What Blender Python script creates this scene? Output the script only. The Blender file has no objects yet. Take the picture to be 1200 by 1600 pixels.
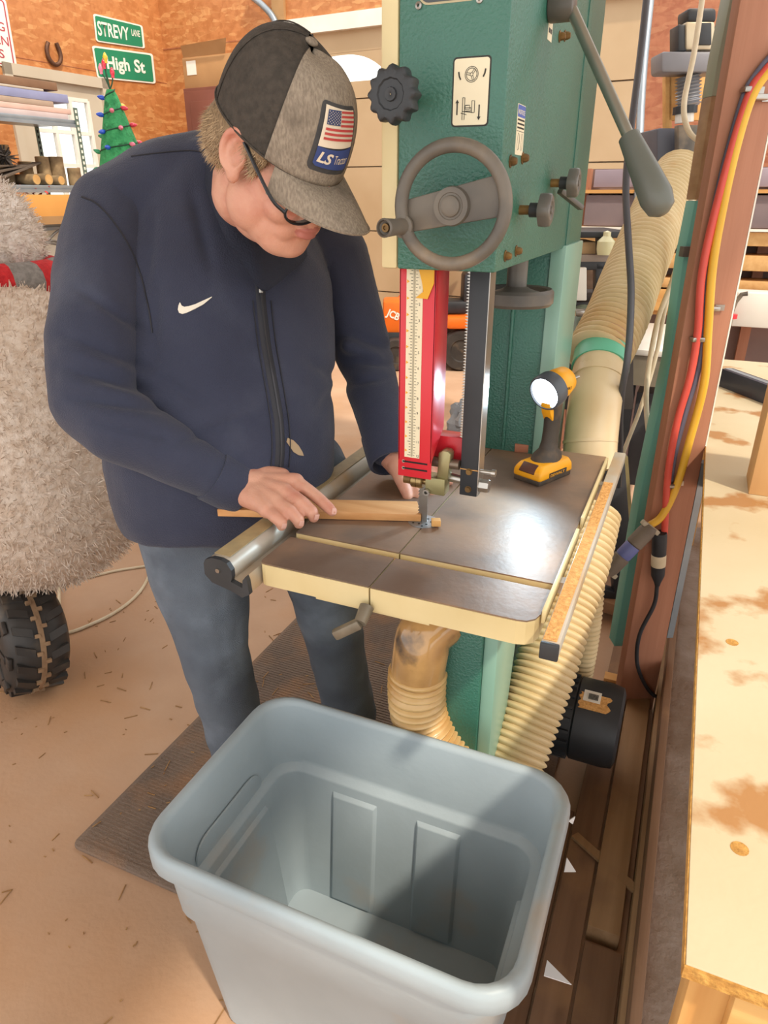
import bpy, bmesh, math, random
import numpy as np
from mathutils import Vector, Matrix
from mathutils.bvhtree import BVHTree
random.seed(7); rng = np.random.default_rng(7)
scn = bpy.context.scene
COL = scn.collection
PI = math.pi
# ------------------------------------------------------------------ camera
FPX, TH, YAW, CH = 1090.0, math.radians(24.5), math.radians(23.4), 1.52
cd = bpy.data.cameras.new('camera'); cam = bpy.data.objects.new('camera', cd); COL.objects.link(cam)
cam.location = (0, 0, CH); cam.rotation_euler = (PI/2 - TH, 0, YAW)
cd.sensor_fit = 'VERTICAL'; cd.sensor_height = 36; cd.sensor_width = 27; cd.lens = 36*FPX/1600
cd.clip_start = .02; cd.clip_end = 60
scn.camera = cam
CEX, CEY = 1.5, 2.9  # edges of the unseen ceiling, set for where the sun falls
# ------------------------------------------------------------------ world, sun, exposure
w = bpy.data.worlds.new('world'); scn.world = w; w.use_nodes = True
bg = w.node_tree.nodes['Background']; bg.inputs[0].default_value = (1.0, .985, .965, 1); bg.inputs[1].default_value = 1.6
sd = bpy.data.lights.new('sun', 'SUN'); sun = bpy.data.objects.new('sun', sd); COL.objects.link(sun)
sd.energy = 2.8; sd.color = (1.0, .88, .72); sd.angle = math.radians(2.5)
SUNDIR = Vector((-.5, .34, -.8)).normalized()
sun.location = (3, -2, 5); sun.rotation_euler = SUNDIR.to_track_quat('-Z', 'Y').to_euler()
vs = scn.view_settings; vs.view_transform = 'Standard'; vs.look = 'None'; vs.gamma = 1; vs.exposure = .25; vs.use_curve_mapping = False

# ------------------------------------------------------------------ layout helpers (metres; saw-aligned world)
_c, _s = math.cos(YAW), math.sin(YAW)
RT = Vector((_c, _s, 0)); FH = Vector((-_s, _c, 0)); UZ = Vector((0, 0, 1))
FW = FH*math.cos(TH) - UZ*math.sin(TH); UP = FH*math.sin(TH) + UZ*math.cos(TH)
CAM = Vector((0, 0, CH))
def ray(x, y): return RT*((x-600)/FPX) + UP*((800-y)/FPX) + FW
def pd(x, y, D): return CAM + ray(x, y)*D
def pz(x, y, z): r = ray(x, y); return CAM + r*((z-CH)/r.z)
def px(x, y, v): r = ray(x, y); return CAM + r*(v/r.x)
def py(x, y, v): r = ray(x, y); return CAM + r*(v/r.y)
def ph(x, y, Y): r = ray(x, y); return CAM + r*(Y/r.dot(FH))

# ------------------------------------------------------------------ colours, materials
def lin(c):
    if isinstance(c, str): c = [int(c[i:i+2], 16)/255 for i in (0, 2, 4)]
    return tuple((v/12.92 if v <= .04045 else ((v+.055)/1.055)**2.4) for v in c[:3]) + (1,)
MATS = {}
def N(nt, t, **kw):
    n = nt.nodes.new(t)
    for k, v in kw.items():
        if k.startswith('i_'): n.inputs[int(k[2:])].default_value = v
        else: setattr(n, k, v)
    return n
def pm(name, c1, c2=None, scale=6, rough=.6, metal=0, bump=0, bscale=40, detail=4, stretch=None, lo=.35, hi=.65, spec=.5, coat=0, trans=0, ior=1.45, c3=None, s3=3, t3=(.55, .7), rot=None, sheen=0):
    if name in MATS: return MATS[name]
    m = bpy.data.materials.new(name); m.use_nodes = True; nt = m.node_tree; L = nt.links.new
    b = nt.nodes['Principled BSDF']; b.inputs['Roughness'].default_value = rough; b.inputs['Metallic'].default_value = metal
    b.inputs['Specular IOR Level'].default_value = spec; b.inputs['IOR'].default_value = ior
    b.inputs['Coat Weight'].default_value = coat; b.inputs['Transmission Weight'].default_value = trans
    b.inputs['Sheen Weight'].default_value = sheen
    tc = N(nt, 'ShaderNodeTexCoord'); mp = N(nt, 'ShaderNodeMapping'); L(tc.outputs['Object'], mp.inputs[0])
    if stretch: mp.inputs['Scale'].default_value = stretch
    if rot: mp.inputs['Rotation'].default_value = rot
    c2 = c2 or c1
    nz = N(nt, 'ShaderNodeTexNoise'); nz.inputs['Scale'].default_value = scale; nz.inputs['Detail'].default_value = detail
    L(mp.outputs[0], nz.inputs['Vector'])
    mr = N(nt, 'ShaderNodeMapRange'); mr.inputs[1].default_value = lo; mr.inputs[2].default_value = hi; L(nz.outputs[0], mr.inputs[0])
    mx = N(nt, 'ShaderNodeMix', data_type='RGBA'); mx.inputs[6].default_value = lin(c1); mx.inputs[7].default_value = lin(c2)
    L(mr.outputs[0], mx.inputs[0]); col = mx.outputs[2]
    if c3:
        n3 = N(nt, 'ShaderNodeTexNoise'); n3.inputs['Scale'].default_value = s3; n3.inputs['Detail'].default_value = 6; L(tc.outputs['Object'], n3.inputs['Vector'])
        m3 = N(nt, 'ShaderNodeMapRange'); m3.inputs[1].default_value = t3[0]; m3.inputs[2].default_value = t3[1]; L(n3.outputs[0], m3.inputs[0])
        x3 = N(nt, 'ShaderNodeMix', data_type='RGBA'); L(m3.outputs[0], x3.inputs[0]); L(col, x3.inputs[6]); x3.inputs[7].default_value = lin(c3); col = x3.outputs[2]
    L(col, b.inputs['Base Color'])
    if bump:
        n2 = N(nt, 'ShaderNodeTexNoise'); n2.inputs['Scale'].default_value = bscale; n2.inputs['Detail'].default_value = 5; L(mp.outputs[0], n2.inputs['Vector'])
        bp = N(nt, 'ShaderNodeBump'); bp.inputs['Strength'].default_value = bump; bp.inputs['Distance'].default_value = .01; L(n2.outputs[0], bp.inputs['Height']); L(bp.outputs[0], b.inputs['Normal'])
    MATS[name] = m; return m
def wood(name, c1, c2, ax=0, scale=14, rough=.65, c3=None, ring=False, s3=4, t3=(.55, .75)):
    st = [18, 18, 18]; st[ax] = 1.2
    m = pm(name, c1, c2, scale=1.6, stretch=tuple(v*scale/14 for v in st), rough=rough, bump=.15, bscale=3, lo=.3, hi=.7, c3=c3, s3=s3, t3=t3)
    return m
def emis(name, c, s):
    m = bpy.data.materials.new(name); m.use_nodes = True; nt = m.node_tree
    b = nt.nodes['Principled BSDF']; b.inputs['Base Color'].default_value = lin(c); b.inputs['Emission Color'].default_value = lin(c); b.inputs['Emission Strength'].default_value = s
    MATS[name] = m; return m

# ------------------------------------------------------------------ mesh builder
class MB:
    def __init__(s): s.v = []; s.f = []
    def add(s, vs_, fs):
        o = len(s.v); s.v += [tuple(v) for v in vs_]; s.f += [tuple(i+o for i in f) for f in fs]; return s
    def box(s, x0, x1, y0, y1, z0, z1, M=None):
        p = [(x0,y0,z0),(x1,y0,z0),(x1,y1,z0),(x0,y1,z0),(x0,y0,z1),(x1,y0,z1),(x1,y1,z1),(x0,y1,z1)]
        if M: p = [M @ Vector(q) for q in p]
        return s.add(p, [(0,3,2,1),(4,5,6,7),(0,1,5,4),(1,2,6,5),(2,3,7,6),(3,0,4,7)])
    def obox(s, c, ax, ay, az):   # centre and three half-axis vectors
        c = Vector(c); ax, ay, az = Vector(ax), Vector(ay), Vector(az)
        p = [c+ax*i+ay*j+az*k for k in (-1,1) for j in (-1,1) for i in (-1,1)]
        return s.add(p, [(0,2,3,1),(4,5,7,6),(0,1,5,4),(1,3,7,5),(3,2,6,7),(2,0,4,6)])
    def bar(s, a, b, w_, h_, up=(0,0,1)):
        a, b = Vector(a), Vector(b); d = (b-a); l = d.length; d.normalize(); u = Vector(up)
        r = d.cross(u)
        if r.length < 1e-4: r = d.cross(Vector((1,0,0)))
        r.normalize(); u = r.cross(d).normalized()
        return s.obox((a+b)/2, r*w_/2, d*l/2, u*h_/2)
    def prism(s, pts, axis, a, b):   # polygon of 2-D points, extruded along axis from a to b
        def mk(p, t):
            q = list(p); q.insert(axis, t); return q
        n = len(pts)
        return s.add([mk(p, a) for p in pts]+[mk(p, b) for p in pts], [tuple(range(n))[::-1], tuple(range(n, 2*n))]+[(i,(i+1)%n,n+(i+1)%n,n+i) for i in range(n)])
    def cyl(s, a, b, r0, r1=None, n=20, cap=True):
        return s.tube([a, b], [r0, r0 if r1 is None else r1], n, cap)
    def tube(s, pts, r, n=10, cap=True, up=None):
        pts = [Vector(p) for p in pts]; k = len(pts)
        rs = list(r) if isinstance(r, (list, tuple)) else [r]*k
        T = []
        for i in range(k):
            d = pts[min(i+1,k-1)]-pts[max(i-1,0)]
            T.append(d.normalized() if d.length > 1e-9 else (T[-1] if T else Vector((0,0,1))))
        u = Vector(up) if up else (Vector((0,0,1)) if abs(T[0].z) < .9 else Vector((1,0,0)))
        nrm = (u - T[0]*u.dot(T[0])).normalized(); V = []
        for i in range(k):
            nrm = nrm - T[i]*nrm.dot(T[i])
            nrm.normalize(); bn = T[i].cross(nrm)
            for j in range(n):
                a = 2*PI*j/n; V.append(pts[i]+(nrm*math.cos(a)+bn*math.sin(a))*rs[i])
        F = [(i*n+j, i*n+(j+1)%n, (i+1)*n+(j+1)%n, (i+1)*n+j) for i in range(k-1) for j in range(n)]
        if cap: F += [tuple(range(n))[::-1], tuple((k-1)*n+j for j in range(n))]
        return s.add(V, F)
    def lathe(s, prof, c, ax=(0,0,1), n=28, ref=None, close=False):   # prof: (radius, height) along ax
        c = Vector(c); ax = Vector(ax).normalized(); u = Vector((1,0,0)) if abs(ax.x) < .9 else Vector((0,1,0))
        u = (u-ax*u.dot(ax)).normalized(); v = ax.cross(u); k = len(prof)
        V = [c+ax*h+(u*math.cos(2*PI*j/n)+v*math.sin(2*PI*j/n))*max(r, 1e-5) for r, h in prof for j in range(n)]
        F = [(i*n+j, i*n+(j+1)%n, (i+1)*n+(j+1)%n, (i+1)*n+j) for i in range(k-1) for j in range(n)]
        if close: F += [((k-1)*n+j, (k-1)*n+(j+1)%n, (j+1)%n, j) for j in range(n)]
        return s.add(V, F)
    def ell(s, c, rx, ry, rz, M=None, n=20, m=12):
        V = []; c = Vector(c)
        for i in range(m+1):
            t = PI*i/m
            for j in range(n):
                p = Vector((rx*math.sin(t)*math.cos(2*PI*j/n), ry*math.sin(t)*math.sin(2*PI*j/n), rz*math.cos(t)))
                V.append(c+(M @ p if M else p))
        return s.add(V, [(i*n+j, (i+1)*n+j, (i+1)*n+(j+1)%n, i*n+(j+1)%n) for i in range(m) for j in range(n)])
    def loft(s, rings, cap=True, closed=True):
        n = len(rings[0]); V = [p for r in rings for p in r]; k = len(rings); jn = n if closed else n-1
        F = [(i*n+j, i*n+(j+1)%n, (i+1)*n+(j+1)%n, (i+1)*n+j) for i in range(k-1) for j in range(jn)]
        if cap and closed: F += [tuple(range(n))[::-1], tuple((k-1)*n+j for j in range(n))]
        return s.add(V, F)
    def grid(s, rows): return s.loft(rows, cap=False, closed=False)
    def mesh(s, name, smooth=None, bevel=0, seg=2):
        me = bpy.data.meshes.new(name); me.from_pydata(s.v, [], s.f)
        bm = bmesh.new(); bm.from_mesh(me); bmesh.ops.remove_doubles(bm, verts=bm.verts, dist=1e-6); bmesh.ops.recalc_face_normals(bm, faces=bm.faces)
        if bevel:
            es = [e for e in bm.edges if e.is_manifold and e.calc_face_angle(0) > .5]
            bmesh.ops.bevel(bm, geom=es, offset=bevel, segments=seg, profile=.5, affect='EDGES', clamp_overlap=True)
        bm.to_mesh(me); bm.free()
        if smooth or bevel:
            me.polygons.foreach_set('use_smooth', [True]*len(me.polygons))
            me.set_sharp_from_angle(angle=math.radians(smooth or 40))
        return me
    def build(s, name, mat, parent=None, smooth=None, bevel=0, seg=2):
        return link(name, s.mesh(name, smooth, bevel, seg), mat, parent)
def link(name, me, mat, parent=None):
    o = bpy.data.objects.new(name, me); COL.objects.link(o)
    if mat and not me.materials: me.materials.append(mat)
    if parent is not None:
        o.parent = parent; o.matrix_parent_inverse = Matrix.LocRotScale(*W(parent)).inverted() if parent.type == 'EMPTY' and not parent.get('local') else Matrix()
        if parent.type != 'EMPTY': o.matrix_parent_inverse = Matrix()
    return o
def W(o): return o.location, o.rotation_euler.to_quaternion(), o.scale
def tag(o, label, cat, group=None, kind=None):
    if label: o['label'] = label
    if cat: o['category'] = cat
    if group: o['group'] = group
    if kind: o['kind'] = kind
    return o
def thing(name, label, cat, loc=(0,0,0), rot=(0,0,0), group=None, local=False):
    o = bpy.data.objects.new(name, None); COL.objects.link(o); o.location = loc; o.rotation_euler = rot; o.empty_display_size = .05
    if local: o['local'] = 1
    return tag(o, label, cat, group)
def struct(o): o['kind'] = 'structure'; return o
def lookup(o): return o
def copy_tree(o, parent=None, loc=None, rot=None):
    c = o.copy(); COL.objects.link(c)
    if parent: c.parent = parent
    if loc is not None: c.location = loc
    if rot is not None: c.rotation_euler = rot
    for ch in list(o.children):
        if ch is not c: copy_tree(ch, c)
    return c
def spline(P, k=8):
    P = [Vector(p) for p in P]; Q = [P[0]*2-P[1]]+P+[P[-1]*2-P[-2]]; out = []
    for i in range(1, len(Q)-2):
        a, b, c, d = Q[i-1:i+3]
        for j in range(k):
            t = j/k; out.append(.5*((2*b)+(c-a)*t+(2*a-5*b+4*c-d)*t*t+(3*b-3*c+d-a)*t**3))
    return out+[P[-1]]
def resample(P, step):
    P = [Vector(p) for p in P]; out = [P[0]]; acc = 0; last = P[0]
    for q in P[1:]:
        while (q-last).length >= step:
            last = last+(q-last).normalized()*step; out.append(last)
    return out
def rrect(x0, x1, y0, y1, r, n=5):
    out = []
    for cx, cy, a0 in ((x1-r,y1-r,0),(x0+r,y1-r,PI/2),(x0+r,y0+r,PI),(x1-r,y0+r,1.5*PI)):
        for i in range(n+1):
            a = a0+PI/2*i/n; out.append((cx+r*math.cos(a), cy+r*math.sin(a)))
    return out
def text_mesh(txt, size, extrude=0, width=None, shear=0, bold=0, align='LEFT'):
    c = bpy.data.curves.new('lettering', 'FONT'); c.body = txt; c.size = size; c.extrude = extrude; c.shear = shear; c.offset = bold; c.align_x = align; c.resolution_u = 3
    o = bpy.data.objects.new('lettering', c); COL.objects.link(o)
    dg = bpy.context.evaluated_depsgraph_get(); me = bpy.data.meshes.new_from_object(o.evaluated_get(dg))
    bpy.data.objects.remove(o); bpy.data.curves.remove(c)
    if width and len(me.vertices):
        xs = [v.co.x for v in me.vertices]; k = width/(max(xs)-min(xs)); x0 = min(xs)
        for v in me.vertices: v.co.x = (v.co.x-x0)*k
    me.materials.clear()
    return me
def put_text(txt, size, o, xdir, ydir, mat, parent, width=None, name='lettering', shear=0, bold=0, extrude=.0004):
    me = text_mesh(txt, size, extrude, width, shear, bold)
    X = Vector(xdir).normalized(); Y = Vector(ydir); Y = (Y-X*Y.dot(X)).normalized(); Z = X.cross(Y)
    M = Matrix((X, Y, Z)).transposed().to_4x4(); M.translation = Vector(o); me.transform(M)
    return link(name, me, mat, parent)
def remesh(mb, voxel, smooth_it=3, fac=.5, name='skin'):
    me = mb.mesh(name); o = bpy.data.objects.new(name, me); COL.objects.link(o)
    md = o.modifiers.new('r', 'REMESH'); md.mode = 'VOXEL'; md.voxel_size = voxel; md.use_smooth_shade = True
    if smooth_it:
        ms = o.modifiers.new('s', 'SMOOTH'); ms.factor = fac; ms.iterations = smooth_it
    dg = bpy.context.evaluated_depsgraph_get(); r = bpy.data.meshes.new_from_object(o.evaluated_get(dg))
    bpy.data.objects.remove(o); bpy.data.meshes.remove(me)
    r.polygons.foreach_set('use_smooth', [True]*len(r.polygons))
    return r
def capsule(mb, p, r, q, s_, n=16):
    p, q = Vector(p), Vector(q); d = (q-p).normalized(); l = (q-p).length; pts = []; rs = []
    for i in range(6): a = PI/2*i/5; pts.append(p-d*r*math.cos(a)); rs.append(max(r*math.sin(a), 1e-4))
    for i in range(1, 6): t = i/6; pts.append(p+(q-p)*t); rs.append(r+(s_-r)*t)
    for i in range(6): a = PI/2*i/5; pts.append(q+d*s_*math.sin(a)); rs.append(max(s_*math.cos(a), 1e-4))
    return mb.tube(pts, rs, n)
def chain(mb, pts, n=16):
    for (p, r), (q, s_) in zip(pts, pts[1:]): capsule(mb, p, r, q, s_, n)
    return mb
# ------------------------------------------------------------------ palette
def osb_mat(name, c1, c2, c3):
    m = pm(name, c1, c2, scale=14, rough=.45, stretch=(1, 1, 1), bump=.25, bscale=30, lo=.4, hi=.6)
    nt = m.node_tree; L = nt.links.new; b = nt.nodes['Principled BSDF']
    tc = N(nt, 'ShaderNodeTexCoord'); last = b.inputs['Base Color'].links[0].from_socket
    for k, (sc, rt) in enumerate((((9, 9, 34), .5), ((30, 30, 9), -.6), ((12, 12, 28), 1.1))):
        mp = N(nt, 'ShaderNodeMapping'); mp.inputs['Scale'].default_value = sc; mp.inputs['Rotation'].default_value = (rt, rt*.7, rt*.3); L(tc.outputs['Object'], mp.inputs[0])
        vo = N(nt, 'ShaderNodeTexVoronoi'); vo.inputs['Scale'].default_value = 1.0; L(mp.outputs[0], vo.inputs['Vector'])
        sp = N(nt, 'ShaderNodeSeparateColor'); L(vo.outputs['Color'], sp.inputs[0])
        mr = N(nt, 'ShaderNodeMapRange'); mr.inputs[1].default_value = .62; mr.inputs[2].default_value = .8; mr.inputs[4].default_value = .6; L(sp.outputs[k], mr.inputs[0])
        mx = N(nt, 'ShaderNodeMix', data_type='RGBA'); L(mr.outputs[0], mx.inputs[0]); L(last, mx.inputs[6]); mx.inputs[7].default_value = lin((c3, c1, c2)[k]); last = mx.outputs[2]
    L(last, b.inputs['Base Color']); return m
M_osb = osb_mat('osb_wall', 'bd7d4a', 'ad6d3c', 'd39e66')
M_osb2 = osb_mat('osb_red_wall', 'a86a4a', '98593c', 'b47c58')
M_floor = pm('concrete', 'c4a387', 'b08e72', scale=2.2, rough=.75, bump=.12, bscale=60, lo=.3, hi=.7, c3='b8895f', s3=1.3, t3=(.5, .75), detail=8)
M_green = pm('green_enamel', '2f6a58', '2a6152', scale=5, rough=.4, bump=.3, bscale=200, spec=.9)
M_cream = pm('cream_enamel', 'd9c89a', 'cfbc8b', scale=7, rough=.4)
M_iron = pm('cast_iron_top', '7a6a5e', '685648', scale=5, rough=.46, metal=.12, c3='a58160', s3=4, t3=(.42, .72), bump=.05, bscale=80, detail=8)
M_black = pm('black_steel', '26282b', '303236', scale=8, rough=.45)
M_blackp = pm('black_plastic', '2a2c2e', '35373a', scale=10, rough=.5)
M_greyp = pm('grey_handwheel', '4e4a45', '6b6358', scale=12, rough=.45, c3='8a7a66', s3=10, t3=(.55, .75))
M_red = pm('red_paint', 'c6242f', 'd03540', scale=3, rough=.3)
M_alu = pm('aluminium', 'c4bfb4', 'b3ab9c', scale=6, rough=.45, metal=.25, c3='bd9a6c', s3=6, t3=(.55, .75))
M_steel = pm('steel', '9a9690', 'b5b0a8', scale=9, rough=.28, metal=.9)
M_brass = pm('bronze_bearing', 'a88f62', '8f7850', scale=12, rough=.3, metal=.85)
M_guide = pm('guide_block_zinc', 'a39a72', '8f875f', scale=9, rough=.4, metal=.6)
M_bolt = pm('rusty_bolt', '8a6a3c', '6b5232', scale=40, rough=.5, metal=.6)
M_dust = pm('sawdust', 'dca867', 'c48f50', scale=120, rough=.95, bump=.6, bscale=200)
M_paper = pm('sticker_paper', 'e6dcc0', 'ded2b2', scale=4, rough=.6)
M_ink = pm('print_ink', '2c2c2a', '33332f', rough=.7)
M_blue = pm('print_blue', '5468b0', '4d61a8', rough=.6)
M_yel = pm('yellow_plastic', 'f2ab1f', 'e89e18', scale=4, rough=.4)
M_pine = wood('pine', 'd9a866', 'c68f50', ax=0)
M_piney = wood('pine_long', 'd9b078', 'c99a60', ax=1)
M_board = wood('maple_board', 'd3a06a', 'bd8650', ax=0, scale=18)
M_post = wood('stained_post', 'ae7a60', '9f6b52', ax=2)
M_white = pm('white_paint', 'e8e4da', 'dfd9cc', scale=3, rough=.5)
M_hose = pm('hose_cream', 'dcc9a0', 'c9b385', scale=6, rough=.5, c3='c79f66', s3=5, t3=(.55, .75))
M_plank = wood('dusty_plank', '93735a', '7a5c46', ax=1, c3='a9845f', s3=5)
M_plank2 = wood('dusty_plank_light', 'ad8c68', '94724f', ax=1, c3='7f6049', s3=4)
M_card = pm('cardboard', 'b58a5c', 'a97f53', scale=3, rough=.85, bump=.05)
M_greys = pm('galvanised', '9aa4ac', '8a949c', scale=6, rough=.4, metal=.5)
M_dark = pm('dark_hollow', '1d1c1b', '222120', rough=.9)
M_cable = pm('black_rubber', '25262a', '303136', scale=30, rough=.6)
M_cordw = pm('cream_cord', 'd8cbb0', 'ccbd9f', scale=20, rough=.55)

# ------------------------------------------------------------------ the room
RW = math.radians(-5)              # room walls are turned a little from the saw
cnr = ph(265, 170, 8.9); cnr.z = 0
WB = Vector((math.cos(RW), math.sin(RW), 0)); WL = Vector((-math.sin(RW), math.cos(RW), 0))   # along back wall, along left wall (away)
WB = Vector((math.cos(math.radians(-5)), math.sin(math.radians(-5)), 0)); WL = Vector((math.sin(math.radians(5)), math.cos(math.radians(5)), 0))
def wb(t, n, z): return cnr + WB*t - WL*n + UZ*z       # back wall coordinates: t along, n out of the wall
def wl(t, n, z): return cnr - WL*t + WB*n + UZ*z       # left wall coordinates
def hitb(x, y, n=0):
    r = ray(x, y); q = cnr - WL*n; t = (q-CAM).dot(WL)/r.dot(WL); p = CAM+r*t; return (p-cnr).dot(WB), p.z
def hitl(x, y, n=0):
    r = ray(x, y); q = cnr + WB*n; t = (q-CAM).dot(WB)/r.dot(WB); p = CAM+r*t; return -(p-cnr).dot(WL), p.z
def wbox(fn, t0, t1, n0, n1, z0, z1, mb=None):
    mb = mb or MB(); p = [fn(t, n, z) for z in (z0, z1) for n in (n0, n1) for t in (t0, t1)]
    return mb.add(p, [(0,2,3,1),(4,5,7,6),(0,1,5,4),(1,3,7,5),(3,2,6,7),(2,0,4,6)])
struct(MB().box(-9, CEX, -2.2, CEY, 3.6, 3.7).build('sun_block_ceiling', pm('sun_block_board', 'd8d0c2', 'cfc6b6', rough=.8)))  # unseen partial ceiling, added and cut short to shape the sunlight
fl = struct(MB().box(-9.5, 6, -2.2, 10, -.1, 0).build('floor', M_floor))
# left wall with a door opening
dt0, dz1 = hitl(160, 131); dt1 = dt0+1.05; dz1 = hitl(125, 128)[1]
mb = MB(); wbox(wl, 0, dt0, -.12, 0, 0, 3.6, mb); wbox(wl, dt1, 6.8, -.12, 0, 0, 3.6, mb); wbox(wl, dt0, dt1, -.12, 0, dz1, 3.6, mb)
wleft = struct(mb.build('wall_left', M_osb))
struct(wbox(wl, .0, 5.5, .0005, .003, 2.62, 2.625).build('trim_1', M_osb2))
# door with a nine-lite window
DR = struct(thing('door_1', 'cream door with a nine-pane window behind the metal shelf', None)); DR.location = wl((dt0+dt1)/2, 0, 0)
gt0, gz1 = hitl(138, 158); gt1 = dt1-(gt0-dt0); gz0 = gz1-1.15
M_door = pm('door_paint', 'b9ad98', 'c2b7a3', scale=2, rough=.5)
mb = MB(); wbox(wl, dt0+.02, gt0, -.06, -.01, 0, dz1, mb); wbox(wl, gt1, dt1-.02, -.06, -.01, 0, dz1, mb); wbox(wl, gt0, gt1, -.06, -.01, 0, gz0, mb); wbox(wl, gt0, gt1, -.06, -.01, gz1, dz1, mb)
mb.build('door_leaf', M_door, DR)
mb = MB(); wbox(wl, dt0-.05, dt0+.03, -.01, .03, 0, dz1+.06, mb); wbox(wl, dt1-.03, dt1+.05, -.01, .03, 0, dz1+.06, mb); wbox(wl, dt0-.05, dt1+.05, -.01, .03, dz1-.03, dz1+.06, mb)
mb.build('door_frame', M_door, DR)
for i in range(3):
    for j in range(4):
        a = gt0+(gt1-gt0)*i/3; b_ = gt0+(gt1-gt0)*(i+1)/3; z_ = gz0+(gz1-gz0)*j/4; zz = gz0+(gz1-gz0)*(j+1)/4
        wbox(wl, a+.015, b_-.015, -.04, -.034, z_+.015, zz-.015).build('pane', pm('window_glass', 'f4f8f6', rough=.02, trans=1, ior=1.05), DR)
mb = MB()
for i in range(4): t = gt0+(gt1-gt0)*i/3; wbox(wl, t-.016, t+.016, -.05, -.005, gz0, gz1, mb)
for j in range(5): z = gz0+(gz1-gz0)*j/4; wbox(wl, gt0, gt1, -.05, -.006, z-.016, z+.016, mb)
mb.build('muntins', M_white, DR)
# back wall: boards, then the overhead garage door, then red-brown board
g0, gz = hitb(452, 52); g1 = hitb(992, 200)[0]
mb = MB(); wbox(wb, 0, g0, -.12, 0, 0, 3.6, mb); wbox(wb, g0, g1, -.12, 0, gz, 3.6, mb)
struct(mb.build('wall_back', M_osb))
struct(wbox(wb, g1, 9.0, -.12, 0, 0, 3.6).build('wall_back_right', M_osb2))
struct(wbox(wb, .01, g0-.02, .0005, .004, 2.93, 2.94).build('trim_2', M_osb2))
M_gd = pm('garage_door_panel', 'c0a683', 'b59a76', scale=1.5, rough=.5)
GD = struct(thing('door_2', 'tan panelled overhead garage door with an arched window', None)); GD.location = wb((g0+g1)/2, 0, 0)
wbox(wb, g0-.08, g1+.03, -.01, .05, gz-.03, gz+.1).build('door_header', M_white, GD)
wbox(wb, g0-.08, g0+.05, -.01, .05, 0, gz).build('door_jamb', M_gd, GD)
a0, az0 = hitb(540, 128); a1, az1 = hitb(592, 80)
nrow = 5; hh = gz/nrow
for k in range(nrow):
    z0, z1 = hh*k+.006, hh*(k+1)-.006
    if k == nrow-2 or k == nrow-1:
        zb, zt_ = az0, az1+.02
        if zb < z1 and zt_ > z0:
            zb = max(zb, z0); zt_ = min(zt_, z1); mb = MB()
            wbox(wb, g0+.05, a0-.45, -.06, -.01, z0, z1, mb); wbox(wb, a0+.38, g1, -.06, -.01, z0, z1, mb)
            if zb > z0+.002: wbox(wb, a0-.45, a0+.38, -.06, -.01, z0, zb, mb)
            if zt_ < z1-.002: wbox(wb, a0-.45, a0+.38, -.06, -.01, zt_, z1, mb)
            mb.build('door_panel', M_gd, GD); continue
    wbox(wb, g0+.05, g1, -.06, -.01, z0, z1).build('door_panel', M_gd, GD)
wbox(wb, a0-.45, a0+.38, -.045, -.035, az0, az1+.02).build('pane', MATS['window_glass'], GD)
for k in range(1, nrow):  # strips added behind the panel gaps to stop daylight leaking in
    if abs(hh*k-az0) > .05 and not az0 < hh*k < az1+.02: wbox(wb, g0+.05, g1, -.09, -.061, hh*k-.03, hh*k+.03).build('joint_backing', M_gd, GD)
    elif az0 < hh*k < az1+.02:
        wbox(wb, g0+.05, a0-.45, -.09, -.061, hh*k-.03, hh*k+.03).build('joint_backing', M_gd, GD); wbox(wb, a0+.38, g1, -.09, -.061, hh*k-.03, hh*k+.03).build('joint_backing', M_gd, GD)
# arched corner pieces of the window surround
mb = MB(); n = 14; rows = []
for i in range(n+1):
    t = a0-.45+.83*i/n; u = abs(i/n-.5)*2; rows.append([wb(t, -.012, az1+.03), wb(t, -.012, az1+.0-.12*u**2.5)])
mb.grid(rows).build('window_surround', M_gd, GD)

# ------------------------------------------------------------------ band saw
SAW = thing('band_saw', 'large green and cream floor-standing band saw with iron table', 'band saw', (-.36, 1.4, 0))
X0, X1, Y0, Y1 = -.428, -.275, 1.04, 1.80
ZB, ZT = 1.416, 2.02
mb = MB(); r = .16
prof = [(Y0, ZB), (Y1, ZB), (Y1, ZT-r)]+[(Y1-r+r*math.cos(a), ZT-r+r*math.sin(a)) for a in (0.3, .7, 1.1, PI/2)]+[(Y0+r-r*math.sin(a), ZT-r+r*math.cos(a)) for a in (0, .4, .8, 1.2)]+[(Y0, ZT-r)]
HB = mb.prism(prof, 0, X0, X1).build('upper_housing', M_green, SAW, bevel=.003)
MB().prism(prof, 0, -.455, X0-.001).build('upper_wheel_door', M_cream, SAW, bevel=.004)
MB().box(X0, X1+.002, 1.60, 1.635, ZB, ZT-.1).build('housing_seam', M_green, HB)
col = MB().box(-.425, -.285, 1.585, 1.80, .5, ZB).build('column', M_green, SAW, bevel=.004)
MB().box(-.30, -.268, 1.58, 1.80, .6, ZB+.005).build('column_flange', pm('green_light', '7fa392', '86aa99', rough=.3), col, bevel=.002)
MB().cyl((-.372, 1.583, .96), (-.372, 1.583, 1.41), .004).build('column_weld', M_green, col)
# lower housing, with a base and a slanted motor side
LH = MB().box(X0, X1, 1.125, 1.80, 0, .80).build('lower_housing', M_green, SAW, bevel=.004)
MB().box(-.452, X0-.001, 1.125, 1.80, .05, .80).build('lower_wheel_door', M_cream, SAW, bevel=.004)
MB().prism([(1.135, .02), (1.20, .02), (1.36, .81), (1.135, .81)], 0, X1, X1+.028).build('side_brace', pm('green_light'  , '7fa392'), LH, bevel=.003)
MB().box(-.48, -.2, 1.09, 1.85, .014, .03).build('base_plate', M_green, SAW, bevel=.004)
MB().box(-.46, -.27, 1.16, 1.56, .80, .905).build('trunnion', M_black, SAW, bevel=.01)
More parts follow.
